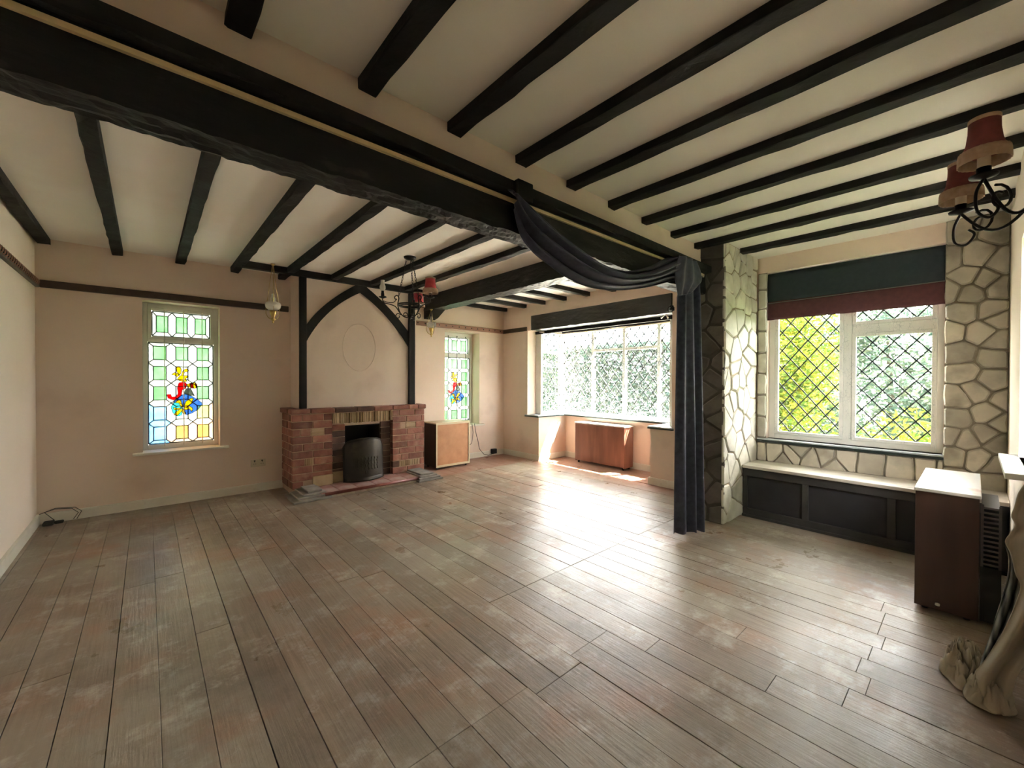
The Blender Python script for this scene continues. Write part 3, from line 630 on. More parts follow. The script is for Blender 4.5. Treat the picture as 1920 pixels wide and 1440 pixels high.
# ---------------------------------------------------------------- stained glass windows
SG = {'g': stained('pale_green_glass', (.36, .72, .38), .24), 'w': stained('clear_rippled_glass', (.86, .95, .86)), 'y': stained('lemon_view_tint', (.80, .84, .36), .3), 'o': stained('amber_view_tint', (.95, .58, .24), .3),  # lemon, amber, blue, peach: blurred outdoor light painted into clear panes
      'b': stained('blue_view_tint', (.36, .60, .85), .3), 'B': stained('cobalt_glass', (.03, .13, .62), .45, .85), 'T': stained('turquoise_glass', (.05, .70, .85), .45, .85), 'R': stained('ruby_glass', (.80, .015, .03), .45, .85),
      'Y': stained('gold_glass', (1, .74, .03), .45, .85), 'P': stained('peach_view_tint', (1, .80, .66)), 'M': stained('maroon_glass', (.40, .03, .02), .45, .85)}
def lattice(x0, x1, z0, z1, nx, nz, fx=.28, fz=.33):
    W_, H_ = (x1 - x0) / nx, (z1 - z0) / nz; out = []
    def rc(i, j): cx = x0 + (i + .5) * W_; cz = z0 + (j + .5) * H_; return cx - fx * W_, cx + fx * W_, cz - fz * H_, cz + fz * H_
    for i in range(nx):
        for j in range(nz):
            a, b, c, d = rc(i, j); out.append(('rect', i, j, [(a, c), (b, c), (b, d), (a, d)]))
    for i in range(nx + 1):
        for j in range(nz):
            gx = x0 + i * W_; p = [(gx, z0 + j * H_)]
            if i < nx: a, b, c, d = rc(i, j); p += [(a, c), (a, d)]
            p.append((gx, z0 + (j + 1) * H_))
            if i > 0: a, b, c, d = rc(i - 1, j); p += [(b, d), (b, c)]
            out.append(('v', i, j, p))
    for j in range(nz + 1):
        for i in range(nx):
            gz = z0 + j * H_; p = [(x0 + i * W_, gz)]
            if j > 0: a, b, c, d = rc(i, j - 1); p += [(a, d), (b, d)]
            p.append((x0 + (i + 1) * W_, gz))
            if j < nz: a, b, c, d = rc(i, j); p += [(b, c), (a, c)]
            out.append(('h', i, j, p))
    return out
def fleur(cx, cz, s, rot):
    """fleur-de-lis as three petals, each a polygon"""
    base = [[(0, .9), (.18, .45), (.12, 0), (0, -.25), (-.12, 0), (-.18, .45)],
            [(.1, -.1), (.28, .30), (.55, .42), (.78, .22), (.72, -.02), (.56, .12), (.40, .05), (.22, -.25)],
            [(-.1, -.1), (-.28, .30), (-.55, .42), (-.78, .22), (-.72, -.02), (-.56, .12), (-.40, .05), (-.22, -.25)],
            [(-.12, -.3), (.12, -.3), (.25, -.75), (0, -.6), (-.25, -.75)]]
    c, n = math.cos(rot), math.sin(rot)
    return [[(cx + s * (x * c - z * n), cz + s * (x * n + z * c)) for x, z in p] for p in base]
def stained_window(name, hole, tint, label, depth=.15):
    xa, xb, za, zb = hole; t = structE(name, ((xa + xb) / 2, YB + depth, za), label)
    yf = YB + depth; fw = .038
    f = MB(); f.box(xa, xa + fw, yf, yf + .07, za, zb); f.box(xb - fw, xb, yf, yf + .07, za, zb); f.box(xa + fw, xb - fw, yf, yf + .07, zb - fw - .012, zb); f.box(xa + fw, xb - fw, yf, yf + .07, za, za + .05)
    zt = zb - .39; f.box(xa + fw, xb - fw, yf, yf + .07, zt, zt + .045)
    obj('window_frame', f, FRAME, t, bevel=.004)
    c = MB(); a, b = xa + fw, xb - fw; c.box(a, a + .03, yf - .012, yf + .03, zt + .03, zb - .045); c.box(b - .03, b, yf - .012, yf + .03, zt + .03, zb - .045); c.box(a + .03, b - .03, yf - .012, yf + .03, zb - .075, zb - .045); c.box(a + .03, b - .03, yf - .012, yf + .03, zt + .03, zt + .06)
    obj('top_casement', c, FRAME, t, bevel=.003)
    L = MB(); yl = yf + .03; done = set()
    rects = [(a + .004, b - .004, za + .054, zt - .004, 3, 5, .28, .33, 0), (a + .034, b - .034, zt + .064, zb - .079, 3, 1, .29, .33, 1)]
    for (x0, x1, z0, z1, nx, nz, fx, fz, toplight) in rects:
        for kind, i, j, p in lattice(x0, x1, z0, z1, nx, nz, fx, fz):
            if area(p) < 1e-5: continue
            if tint == 'warm':
                if toplight: key = 'w' if kind != 'rect' else 'g'
                elif j >= 3: key = 'g' if kind == 'rect' else 'w'
                elif j == 2: key = 'g' if kind == 'rect' else 'w'
                elif j == 1: key = ('b' if i == 0 else 'g' if kind == 'rect' else 'w') if i < 2 else ('y' if kind == 'rect' else 'P')
                else: key = ('b' if i == 0 else 'o') if kind == 'rect' else ('b' if i == 0 else 'P')  # lowest row coloured like the outdoors seen through clear glass
            else: key = 'g' if kind == 'rect' else 'w'
            if not toplight:
                sc_, tc_ = (sum(q[0] for q in p) / len(p) - x0) / (x1 - x0), (z1 - sum(q[1] for q in p) / len(p)) / (z1 - z0)
                if .25 < sc_ < .78 and .25 < tc_ < .72: key = 'w'
            m = MB(); m.prism(p, lambda q: (q[0], yl + .004, q[1]), lambda q: (q[0], yl, q[1])); obj('glass_pane', m, SG[key], t)
            for k in range(len(p)):
                q, r = p[k], p[(k + 1) % len(p)]; e = tuple(sorted([(round(q[0], 4), round(q[1], 4)), (round(r[0], 4), round(r[1], 4))]))
                if e in done or e[0] == e[1]: continue
                done.add(e); L.bar((q[0], yl - .001, q[1]), (r[0], yl - .001, r[1]), .0085, .009, up=(0, 1, 0))
    # heraldic shield, crest and fleur-de-lis panes leaded over the middle
    x0, x1, z0, z1 = rects[0][:4]
    def M(zx, zy):   # position measured on the pane, 0..1
        s = (zx - 165) / 547.; top = 400 + 25 * s; bot = 1288 - 36 * s
        return (x0 + s * (x1 - x0), z1 - (zy - top) / (bot - top) * (z1 - z0))
    yh = yl - .006
    def hp(pts, key, lay=0, conv=True):
        p = [M(*q) for q in pts] if conv else pts; m = MB(); yy = yh - lay * .004
        m.prism(p, lambda q: (q[0], yy + .0035, q[1]), lambda q: (q[0], yy, q[1])); obj('heraldic_pane', m, SG[key], t)
        for k in range(len(p)): q, r = p[k], p[(k + 1) % len(p)]; L.bar((q[0], yy - .001, q[1]), (r[0], yy - .001, r[1]), .0055, .005, up=(0, 1, 0))
    FL = [[(452, 965), (470, 915), (510, 890), (535, 888), (520, 930), (475, 970)], [(450, 975), (500, 955), (530, 975), (522, 1005), (500, 980), (465, 990)], [(445, 960), (425, 905), (395, 905), (380, 925), (410, 930), (430, 965)],
          [(445, 972), (435, 1000), (400, 1035), (368, 1035), (385, 1005), (420, 985)], [(440, 965), (400, 975), (362, 968), (375, 990), (405, 988)], [(450, 980), (472, 1020), (450, 1030), (438, 1000)]]
    def field(base, key):      # a shield field cut round the gold charges
        polys = [[Vector(M(*q)) for q in P_] for P_ in [base] + FL]; vs = [v for P_ in polys for v in P_]; fc = []; k = 0
        for P_ in polys:
            idx = list(range(k, k + len(P_))); k += len(P_)
            if sum(P_[i].x * P_[(i + 1) % len(P_)].y - P_[(i + 1) % len(P_)].x * P_[i].y for i in range(len(P_))) < 0: idx.reverse()
            fc.append(idx)
        ov, oe, of, a_, b_, orig = delaunay_2d_cdt(vs, [], fc, 1, 1e-5); m = MB(); m.add([(v.x, yh, v.y) for v in ov], [tuple(f) for f, o_ in zip(of, orig) if o_ and 0 in o_ and len(o_) == 1])
        obj('heraldic_pane', m, SG[key], t, nofix=True)
        p = polys[0]
        for k in range(len(p)): q, r = p[k], p[(k + 1) % len(p)]; L.bar((q[0], yh - .001, q[1]), (r[0], yh - .001, r[1]), .0055, .005, up=(0, 1, 0))
    field([(455, 848), (520, 868), (575, 900), (618, 935), (580, 985), (520, 1020), (470, 1035), (445, 950)], 'B')
    field([(455, 848), (445, 950), (400, 910), (362, 935), (385, 895)], 'B')
    field([(362, 935), (400, 910), (445, 950), (435, 1035), (400, 1045), (360, 1015), (346, 965)], 'T')
    for q in FL: hp(q, 'Y', 1)
    for q in ([(412, 608), (430, 625), (432, 660), (418, 685), (395, 655), (390, 620)], [(350, 680), (375, 662), (400, 668), (415, 690), (395, 700), (375, 685)], [(432, 680), (450, 640), (480, 630), (498, 645), (490, 655), (462, 658), (448, 690)],
              [(400, 715), (425, 688), (480, 690), (497, 700), (470, 715), (480, 740), (450, 745), (405, 728)]): hp(q, 'Y', 0)
    hp([(412, 752), (460, 742), (478, 765), (470, 800), (440, 815), (432, 860), (400, 895), (360, 903), (320, 885), (312, 855), (345, 852), (352, 875), (385, 872), (405, 845), (398, 795)], 'R', 1)
    for k, q in enumerate(([(478, 768), (505, 757), (512, 790), (490, 796)], [(505, 757), (530, 750), (538, 800), (512, 798)], [(530, 750), (552, 750), (560, 800), (538, 802)], [(552, 750), (570, 772), (560, 800)])): hp(q, ('Y', 'M', 'Y', 'M')[k], 1)
    hp([(470, 805), (510, 800), (545, 865), (500, 860), (455, 848)], 'w', 1)
    obj('lead_cames', L, LEAD, t, kind='stuff')
    for s in (.235, .523, .815):
        xx = x0 + s * (x1 - x0); m = MB(); m.tube([(xx, yf - .022, za + .03), (xx, yf - .022, zb - .062)], .0042, 8); m.lathe([(0, 0), (.009, .004), (.009, .014), (0, .018)], (xx, yf - .022, zb - .07), 8)
        obj('security_rod', m, LEAD if tint == 'cool' else WHITE, t)
    s = MB(); s.box(xa - .075, xb + .075, YB - .06, YB + depth + .03, za - .022, za + .002); obj('window_sill', s, WHITE, t, bevel=.006)
    return t
stained_window('window_1', W1, 'warm', 'white framed stained glass window with a blue shield, left of the fireplace')
stained_window('window_2', W2, 'cool', 'green stained glass window with a blue shield, right of the fireplace', .2)
# ---------------------------------------------------------------- diamond-leaded windows
def diamonds(L, t, axis, p, a0, a1, z0, z1, dw, dh, name='diamond_pane', off=0.0, gm=GLASS, lw=.0095):
    P = (lambda q, d: (p + d, q[0], q[1])) if axis == 'X' else (lambda q, d: (q[0], p + d, q[1]))
    na = int((a1 - a0) / dw) + 3; nz = int((z1 - z0) / dh) + 3; done = set(); up = (1, 0, 0) if axis == 'X' else (0, 1, 0)
    for i in range(-1, 2 * na):
        for j in range(-1, 2 * nz):
            if (i + j) % 2: continue
            cx = a0 + off + i * dw / 2; cz = z0 + j * dh / 2
            q = rectclip([(cx - dw / 2, cz), (cx, cz - dh / 2), (cx + dw / 2, cz), (cx, cz + dh / 2)], a0, a1, z0, z1)
            if len(q) < 3 or area(q) < 1.5e-4: continue
            m = MB(); m.prism(q, lambda e: P(e, .003), lambda e: P(e, 0)); obj(name, m, gm, t)
    for s in (1, -1):
        k = -200
        while k < 200:
            # lines (x-a0-off)/dw*2 + s*(z-z0)/dh*2 = 2k+1
            c = 2 * k + 1; pts = []
            f = lambda x: (c - (x - a0 - off) / dw * 2) * dh / 2 * s + z0
            xs = [a0, a1]; seg = [(x_, f(x_)) for x_ in xs]
            (xa, za_), (xb, zb_) = seg
            if max(za_, zb_) > z0 and min(za_, zb_) < z1:
                def cl(x_, z_, x2, z2):
                    for lim, sg in ((z0, 1), (z1, -1)):
                        if (z_ - lim) * sg < 0: tt = (lim - z_) / (z2 - z_); x_, z_ = x_ + (x2 - x_) * tt, lim
                    return x_, z_
                A = cl(xa, za_, xb, zb_); B = cl(xb, zb_, xa, za_)
                if abs(A[0] - B[0]) > .003: L.bar(P(A, -.001), P(B, -.001), lw, .008, up=up)
            k += 1
# right window over the seat
t = structE('window_3', (4.62, .76, .69), 'white framed diamond-leaded window above the window seat, garden behind')
f = MB(); gx = 4.595; gx2 = 4.665
for (a, b, c, d) in ((.16, .20, .69, 2.30), (1.30, 1.352, .69, 2.30), (.715, .775, .73, 2.26), (.20, .715, 1.66, 1.735), (.20, 1.30, .69, .735), (.20, 1.30, 2.26, 2.30)): f.box(gx, gx2, a, b, c, d)
obj('window_frame', f, FRAME, t, bevel=.004)
def sash(nm, a, b, c, d, w_=.028, x_=4.585):
    s = MB(); s.box(x_, x_ + .03, a, a + w_, c, d); s.box(x_, x_ + .03, b - w_, b, c, d); s.box(x_, x_ + .03, a + w_, b - w_, c, c + w_); s.box(x_, x_ + .03, a + w_, b - w_, d - w_, d); return obj(nm, s, FRAME, t, bevel=.003)
sash('casement', .20, .715, .735, 1.66); sash('top_casement', .20, .715, 1.735, 2.26); sash('fixed_light', .775, 1.30, .735, 2.26)
L = MB()
diamonds(L, t, 'X', 4.615, .228, .687, .763, 1.632, .134, .163, off=.02)
diamonds(L, t, 'X', 4.615, .228, .687, 1.763, 2.232, .134, .163, off=.02)
diamonds(L, t, 'X', 4.615, .803, 1.272, .763, 2.232, .138, .173, off=.03)
obj('lead_cames', L, LEAD, t, kind='stuff')
s = MB(); s.box(4.485, 4.60, .155, 1.425, .676, .690); obj('window_sill', s, SLATESILL, t, bevel=.003, label='blue-grey slate sill top')
s = MB(); s.box(4.485, 4.60, .155, 1.425, .655, .676); obj('sill_edge', s, SILLEDGE, t, label='dark green edge under the sill')
g = MB(); g.grid(lambda u, v: (4.565 + .008 * math.sin(u * 60) * (1 - .5 * v), .205 + 1.09 * u, .745 + 1.5 * v), 120, 6)
obj('net_curtain', g, NET, None, label='sheer net hanging against the window above the window seat', category='curtain')
# blind
bl = thing('roman_blind', (4.53, .76, 1.84), 'folded blind with dark teal top and maroon bottom band', 'blind')
g = MB(); g.grid(lambda u, v: (4.52 - .012 * math.sin(v * math.pi) - .004 * noise.noise(Vector((u * 5, v * 3, 1))), .158 + 1.19 * u, 1.995 + .285 * v), 30, 6); obj('upper_fold', g, NAVY, bl, solid=.006)
g = MB(); g.grid(lambda u, v: (4.515 - .01 * math.sin(v * math.pi) - .005 * noise.noise(Vector((u * 6, v * 3, 5))), .150 + 1.198 * u, 1.835 + .175 * v + .004 * noise.noise(Vector((u * 25, 2, 3))) * (1 - v)), 60, 6); obj('lower_band', g, MAROON, bl, solid=.006)
g = MB(); g.bar((4.508, .16, 2.008), (4.508, 1.35, 1.996), .006, .006); obj('pale_piping', g, mat('grey_piping', (.12, .12, .11)), bl)
# bay windows
BZ0, BZ1, BT = .70, 2.06, 1.71
def bay_window(name, axis, p, a0, a1, lights, transoms, panes, label):
    mid = (a0 + a1) / 2; t = structE(name, (p, mid, BZ0) if axis == 'X' else (mid, p, BZ0), label); f = MB()
    def bx(a, b, c, d, e=.0):
        if axis == 'X': f.box(p - .03 - e, p + .03, a, b, c, d)
        else: f.box(a, b, p - .03 - e, p + .03, c, d)
    bx(a0, a1, BZ0, BZ0 + .04); bx(a0, a1, BZ1 - .045, BZ1 + .045)
    for e in [a0, *lights, a1]:
        w_ = .022; lo = max(a0, e - w_); hi = min(a1, e + w_); bx(lo, hi, BZ0 + .04, BZ1 - .045)
    es = [a0, *lights, a1]; L = MB()
    for i, tr in enumerate(transoms):
        a, b = es[i] + .022, es[i + 1] - .022
        if i == 0: a = es[0] + .022
        if tr: bx(a, b, BT - .02, BT + .02)
        if panes:
            for (c, d) in (((BZ0 + .04, BT - .02), (BT + .02, BZ1 - .045)) if tr else ((BZ0 + .04, BZ1 - .045),)): diamonds(L, t, axis, p, a, b, c, d, .145, .175, lw=.013)
    obj('window_frame', f, FRAME, t, bevel=.003)
    if panes: obj('lead_cames', L, LEAD, t, kind='stuff')
    return t
bay_window('window_4', 'X', 5.25, 2.45, 4.62, [2.87, 3.42, 3.985], [False, True, True, False], True, 'wide white diamond-leaded bay window behind lace')
bay_window('window_5', 'Y', 4.65, 4.74, 5.22, [], [True], True, 'narrow side light of the bay, nearest the fireplace')
bay_window('window_6', 'Y', 2.42, 4.74, 5.22, [], [True], True, 'narrow side light of the bay, behind the curtain')
pc = MB(); pc.box(4.72, 4.745, 4.62, 4.733, .70, 2.1); pc.box(4.72, 4.745, 2.324, 2.45, .70, 2.1); pc.box(5.22, 5.285, 4.62, 4.69, .70, 2.1); pc.box(5.22, 5.285, 2.38, 2.45, .70, 2.1)
struct('trim_7', pc, FRAME, label='white corner posts of the bay window')
t = structE('trim_8', (5, 3.5, .68), 'slate window board around the bay')
s = MB(); s.box(4.495, 5.155, 4.455, 4.76, .690, .703); s.box(5.10, 5.225, 2.56, 4.62, .690, .703); s.box(4.495, 5.155, 2.30, 2.612, .690, .703); obj('sill_board', s, SLATESILL, t)
s = MB(); s.box(4.494, 5.155, 4.454, 4.761, .672, .690); s.box(5.099, 5.155, 2.612, 4.454, .672, .690); s.box(4.494, 5.155, 2.299, 2.613, .672, .690); obj('sill_edge', s, SILLEDGE, t)
# lintel of the bay
lb = thing('bay_lintel_beam', (4.55, 3.48, 2.03), 'black hewn lintel beam over the bay opening', 'beam')
obj('beam_timber', hewnbeam(4.505, 4.70, 2.326, 4.63, 2.03, 2.254, 'Y', .008, 120, 21), BLACKY, lb)
s = MB(); s.box(4.74, 5.20, 2.47, 4.60, 2.055, 2.07); s.box(4.70, 4.74, 2.33, 4.73, 1.985, 2.25); s.box(5.20, 5.216, 2.47, 4.60, 2.02, 2.07); obj('soffit_board', s, BLACK, lb)
s = MB(); s.box(XR, XR + .17, 4.633, 4.733, 2.03, 2.255); struct('trim_9', s, WALL, label='plaster nib at the left end of the bay lintel')
# lace in the bay
def lacef(axis, p, a0, a1, seed):
    def fn(u, v):
        a = a0 + (a1 - a0) * u; d = (.008 * math.sin(u * (a1 - a0) * 78 + 1.5 * math.sin(u * 9)) + .008 * math.sin(u * (a1 - a0) * 33 + seed)) * (1.1 - .4 * v); z = .715 + 1.30 * v
        return (p + d, a, z) if axis == 'X' else (a, p + d, z)
    g = MB(); g.grid(fn, int((a1 - a0) * 150), 8); return g
obj('lace_curtain', lacef('X', 5.185, 2.48, 4.58, 0), LACE, None, label='white lace curtain across the wide front of the bay window', category='curtain')
obj('lace_curtain', lacef('Y', 4.575, 4.76, 5.16, 2), LACE, None, label='short white lace curtain over the side light of the bay near the fireplace', category='curtain')
g = MB(); g.tube([(4.60, 4.538, 2.008), (5.148, 4.538, 2.008)], .012, 8); g.tube([(5.148, 4.538, 2.008), (5.148, 2.5, 2.02)], .012, 8); obj('curtain_rod', g, CREAMC, None, label='cream curtain rod at the head of the bay window', category='curtain rod')
g = MB(); g.tube([(4.63, 2.40, 2.035), (4.63, 2.43, 2.06), (4.63, 2.47, 2.055), (4.63, 2.49, 2.02), (4.63, 2.52, 2.0)], .010, 8); g.tube([(4.63, 2.47, 2.055), (4.63, 2.44, 2.02), (4.63, 2.43, 1.99)], .009, 8); obj('curtain_hook', g, WHITE, None, label='white curved hook under the right end of the bay lintel', category='hook')
# ---------------------------------------------------------------- stonework
def stones(parent, seeds, x0, x1, y0, y1, P0, P1, m, gap=.013, amp=.005):
    for c in voronoi(seeds, x0, x1, y0, y1, gap):
        c = roughen(c, amp); k = random.uniform(-.006, .006); mb = MB()
        mb.prism(c, P0, lambda q, k=k: tuple(Vector(P1(q)) + (Vector(P1(q)) - Vector(P0(q))).normalized() * k), cham=.010)
        obj('stone', mb, m, parent)
def ray(u, v): return F + R * ((u - 960) / 771.46) + U * ((720 - v) / 771.46)
def onY(u, v, y): d = ray(u, v); t = y / d.y; return d.x * t, 1.25 + d.z * t
def onX(u, v, x): d = ray(u, v); t = x / d.x; return d.y * t, 1.25 + d.z * t
pier = structE('wall_stone_pier', (XP, YP, 0), 'crazy-paved stone pier carrying the great beam')
c = MB(); c.box(XP + .012, XR - .001, YP + .012, 1.755, 0, ZC - .002); obj('mortar_core', c, MORTAR, pier)
c = MB(); c.box(XP + .008, XP + .013, YP + .02, 1.755, 0, ZC - .003); obj('shaded_mortar_face', c, MORTARK, pier)  # dark sheet carrying the pier's painted shade between the stones
zp = [(120, 110), (190, 160), (155, 260), (215, 205), (240, 260), (275, 310), (285, 225), (335, 300), (400, 290), (400, 400), (150, 480), (295, 450), (215, 470), (340, 500), (140, 600), (265, 640), (390, 560), (120, 690), (330, 690), (385, 680), (160, 850), (265, 800), (325, 860), (385, 820), (300, 960), (360, 1010), (130, 1075), (190, 1150), (340, 1180), (105, 1200), (200, 1300), (320, 1290), (110, 1380)]
lp = [(120, 60), (200, 60), (260, 50), (330, 30), (350, 130), (150, 330), (120, 430), (185, 270), (245, 230), (345, 330), (220, 440), (300, 240), (370, 480), (310, 520), (165, 620), (235, 660), (330, 680), (80, 770), (110, 900), (150, 860), (200, 950), (110, 1180), (180, 1280), (215, 1080), (60, 1330), (280, 780)]
seeds = [onY(1340 + a / 5.14, 440 + b / 5.14, YP) for a, b in zp] + [onY(1340 + a / 4.97, 700 + b / 4.97, YP) for a, b in lp]
stones(pier, seeds, XP - .002, XR - .03, .004, ZC - .006, lambda q: (q[0], YP + .02, q[1]), lambda q: (q[0], YP, q[1]), STONE)
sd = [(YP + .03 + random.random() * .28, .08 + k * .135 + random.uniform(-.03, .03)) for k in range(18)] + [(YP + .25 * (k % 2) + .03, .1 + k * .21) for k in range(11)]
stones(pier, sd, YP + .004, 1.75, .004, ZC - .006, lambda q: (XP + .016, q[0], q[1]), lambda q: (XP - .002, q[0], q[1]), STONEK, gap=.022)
# stone on the window wall: narrow strip, apron and right pier
apn = structE('wall_stone_facing', (XR, .6, 0), 'rough stone facing round the window seat')
c = MB(); c.box(XR - .014, XR - .001, 1.354, YP - .002, .47, 2.30); c.box(XR - .014, XR - .001, .157, YP - .002, .44, .655); c.box(XR - .014, XR - .001, YF + .001, .157, .44, ZC - .002)
obj('mortar_bed', c, MORTARD, apn)
fx0 = lambda q: (XR - .004, q[0], q[1]); fx1 = lambda q: (XR - .032, q[0], q[1])
stones(apn, [(1.395, .80), (1.38, 1.0), (1.40, 1.22), (1.38, 1.42), (1.40, 1.62), (1.385, 1.85), (1.40, 2.05), (1.385, 2.22)], 1.357, 1.428, .70, 2.295, fx0, lambda q: (XR - .024, q[0], q[1]), STONE)
ap = [(1425, 848), (1452, 850), (1468, 862), (1488, 852), (1497, 846), (1520, 862), (1550, 858), (1565, 872), (1585, 862), (1630, 870), (1690, 880), (1740, 885), (1765, 890)]
stones(apn, [onX(u, v, XR) for u, v in ap], .16, 1.425, .465, .65, fx0, fx1, STONED, gap=.012)
rp_ = [(110, 100), (330, 90), (200, 230), (350, 270), (150, 345), (250, 360), (330, 400), (170, 430), (130, 540), (290, 530), (320, 570), (230, 640), (330, 690), (110, 760), (60, 640), (300, 780), (130, 860), (290, 900), (190, 960), (100, 990), (270, 1085), (90, 1110), (330, 1130), (260, 1190), (140, 1220), (330, 1240), (80, 1310), (210, 1330), (300, 1370), (70, 1200), (60, 250), (370, 1010), (60, 420)]
stones(apn, [onX(1760 + a / 2.88, 400 + b / 2.88, XR) for a, b in rp_] + [(.1, .52), (-.1, .55)], YF + .004, .156, .46, ZC - .005, fx0, lambda q: (XR - .036, q[0], q[1]), STONED, gap=.011, amp=.008)
# timber post and iron ring by the bay
s = MB(); s.grid(lambda u, v: (4.495 - .0 + .004 * noise.noise(Vector((v * 22, 1, u * 4))), 2.17 + .085 * u + .008 * noise.noise(Vector((v * 12, u * 3, 3))), .001 + 2.20 * v), 4, 60)
obj('timber_post', hewn((4.51, 2.16, 2.2), (4.51, 2.255, 2.2), .035, 2.199, 2, .003), DARKWOOD, None, label='rough dark timber post between bay and curtain', category='post')
s = MB(); s.tube([(4.50, 2.30, 2.10), (4.44, 2.30, 2.10), (4.42, 2.30, 2.08)], .008, 6); s.tube([(4.44 + .0 * k, 2.30 + .035 * math.cos(k * .52), 2.06 + .035 * math.sin(k * .52)) for k in range(12)], .007, 6, closed=True); s.lathe([(0, 0), (.03, .003), (.03, .04), (0, .045)], (4.47, 2.30, 2.04), 10)
obj('iron_bracket', s, IRON, None, label='small black iron bracket on the wall at the right of the bay', category='bracket')
# ---------------------------------------------------------------- window seat
ws = thing('window_seat', (4.33, .64, 0), 'black panelled window seat with worn pale top under the right window', 'bench')
s = MB(); s.box(4.12, XR - .035, YF + .002, YP - .004, .445, .472); obj('seat_top', s, SEATTOP, ws, bevel=.004, label='worn pale boards')
s = MB(); s.box(4.14, 4.165, YF + .004, YP - .006, .375, .445); s.box(4.14, 4.165, YF + .004, YP - .006, 0, .075)
for a, b in ((1.39, 1.425), (.923, .966), (.383, .432), (-.15, -.10)): s.box(4.14, 4.165, a, b, .075, .375)
obj('seat_frame', s, BENCH, ws, bevel=.003)
for a, b in ((.966, 1.39), (.432, .923), (-.10, .383)):
    s = MB(); s.box(4.162, 4.175, a, b, .075, .375); obj('recessed_panel', s, BENCHP, ws)
s = MB(); s.box(4.12, 4.14, YF + .004, YP - .006, .0, .022); obj('kick_bead', s, BENCH, ws)
# ---------------------------------------------------------------- heater cabinets
def cabinet(name, label, x0, x1, y0, y1, z0, z1, face, side, topm, front, group=None, trim=None, rot=0):
    c = Vector(((x0 + x1) / 2, (y0 + y1) / 2, z0)); t = thing(name, tuple(c), label, 'cabinet')
    th = .018; s = MB()
    # casing: two ends and a back rail, open behind
    for p in ((x0, x0 + th, y0, y1), (x1 - th, x1, y0, y1)) if front in '-Y+Y' else ((x0, x1, y0, y0 + th), (x0, x1, y1 - th, y1)):
        e = MB(); e.box(p[0], p[1], p[2], p[3], z0, z1); obj('side_panel', e, side, t, bevel=.002)
    fr = MB()
    if front == '-Y': fr.box(x0 + th, x1 - th, y0 + .004, y0 + .02, z0 + .01, z1)
    if front == '-X': fr.box(x0 + .0, x0 + .02, y0 + th, y1 - th, z0 + .01, z1)
    if front == '+Y': fr.box(x0 + th, x1 - th, y1 - .02, y1 - .002, z0 + .01, z1)
    obj('front_panel', fr, face, t, bevel=.002)
    tp = MB(); tp.box(x0 - .006, x1 + .006, y0 - .006, y1 + .004, z1, z1 + .018); obj('cabinet_top', tp, topm, t, bevel=.003)
    ft = [MB() for _ in range(4)]
    for k, (fx, fy) in enumerate(((x0 + .04, y0 + .04), (x1 - .04, y0 + .04), (x0 + .04, y1 - .04), (x1 - .04, y1 - .04))): ft[k].lathe([(0, 0), (.014, 0), (.017, .02), (.017, z0), (0, z0)], (fx, fy, 0), 10); obj('foot', ft[k], BLACKPL, t)
    if trim:
        for q in ((x0, x0 + .02, z0, z1), (x1 - .02, x1, z0, z1), (x0 + .02, x1 - .02, z0, z0 + .028), (x0 + .02, x1 - .02, z1 - .012, z1)):
            e = MB(); e.box(q[0], q[1], y0 - .006, y0 + .004, q[2], q[3]); obj('edge_trim', e, trim, t)
    return t
cb1 = cabinet('heater_cabinet', 'tan-fronted heater cabinet with cream trim, right of the fireplace', 2.985, 3.553, 4.94, 5.26, .03, .632, TAN, TEAKD, CREAMTRIM, '-Y', trim=CREAMTRIM)
cb2 = cabinet('heater_cabinet', 'reddish veneered heater cabinet with a white top, standing in the bay', 4.90, 5.12, 3.195, 4.06, .03, .595, TEAK, TEAK, MARBLE, '-X')
cb3 = cabinet('heater_cabinet', 'dark brown heater cabinet with a scratched white top, near the window seat', 3.175, 3.93, -.02, .215, .02, .648, TEAKD, TEAKD, MARBLE, '+Y')
s = MB(); s.lathe([(0, 0), (.010, .002), (.010, .012), (0, .016)], (3.168, .125, .045), 10); obj('white_knob', s, WHITE, cb3, label='small white knob low on the end panel')
s = MB(); s.box(3.165, 3.172, .0, .196, .02, .648)
gr = MB(); gr.box(3.20, 3.60, -.095, -.025, .02, .30); obj('convector_body', gr, BLACKPL, cb3)
gf = MB()
for k in range(13): gf.box(3.20, 3.58, -.09, -.03, .31 + k * .024, .320 + k * .024)
gf.box(3.20, 3.205, -.095, -.085, .30, .62); gf.box(3.20, 3.205, -.035, -.025, .30, .62)
obj('grille_fins', gf, mat('grey_metal_grille', (.10, .09, .085), None, 5, .5, metal=.4), cb3, kind='stuff')
# ---------------------------------------------------------------- curtains
cur = thing('velvet_curtain', (3.28, 1.53, 0), 'long blue-black velvet curtain with swag hanging from the great beam beside the stone pier', 'curtain')
def hang(u, v):
    f = 1 - v                                   # 0 top .. 1 hem
    xa = 3.13 + (-.035) * f; xb = 3.385 + .085 * f; x = xa + (xb - xa) * u; yc = 1.55 - .05 * u - .03 * f * u
    fold = .026 * math.sin(u * 2 * math.pi * 3.2 + .5) * (.55 + .45 * f) + .006 * math.sin(u * 27 + 3 * f)
    z = .045 - .035 * u + (2.15 - .045) * v + .006 * math.sin(u * 29) * f
    return (x, yc + fold, z)
g = MB(); g.grid(hang, 130, 40); obj('hanging_panel', g, VELVET, cur, solid=.004)
Up = [(955, 352), (985, 372), (1012, 398), (1045, 428), (1088, 462), (1132, 492), (1180, 506), (1226, 498), (1258, 482), (1282, 480), (1296, 492)]
Lo = [(966, 392), (980, 440), (1004, 470), (1035, 494), (1072, 520), (1115, 538), (1165, 543), (1215, 538), (1255, 528), (1288, 520), (1304, 510)]
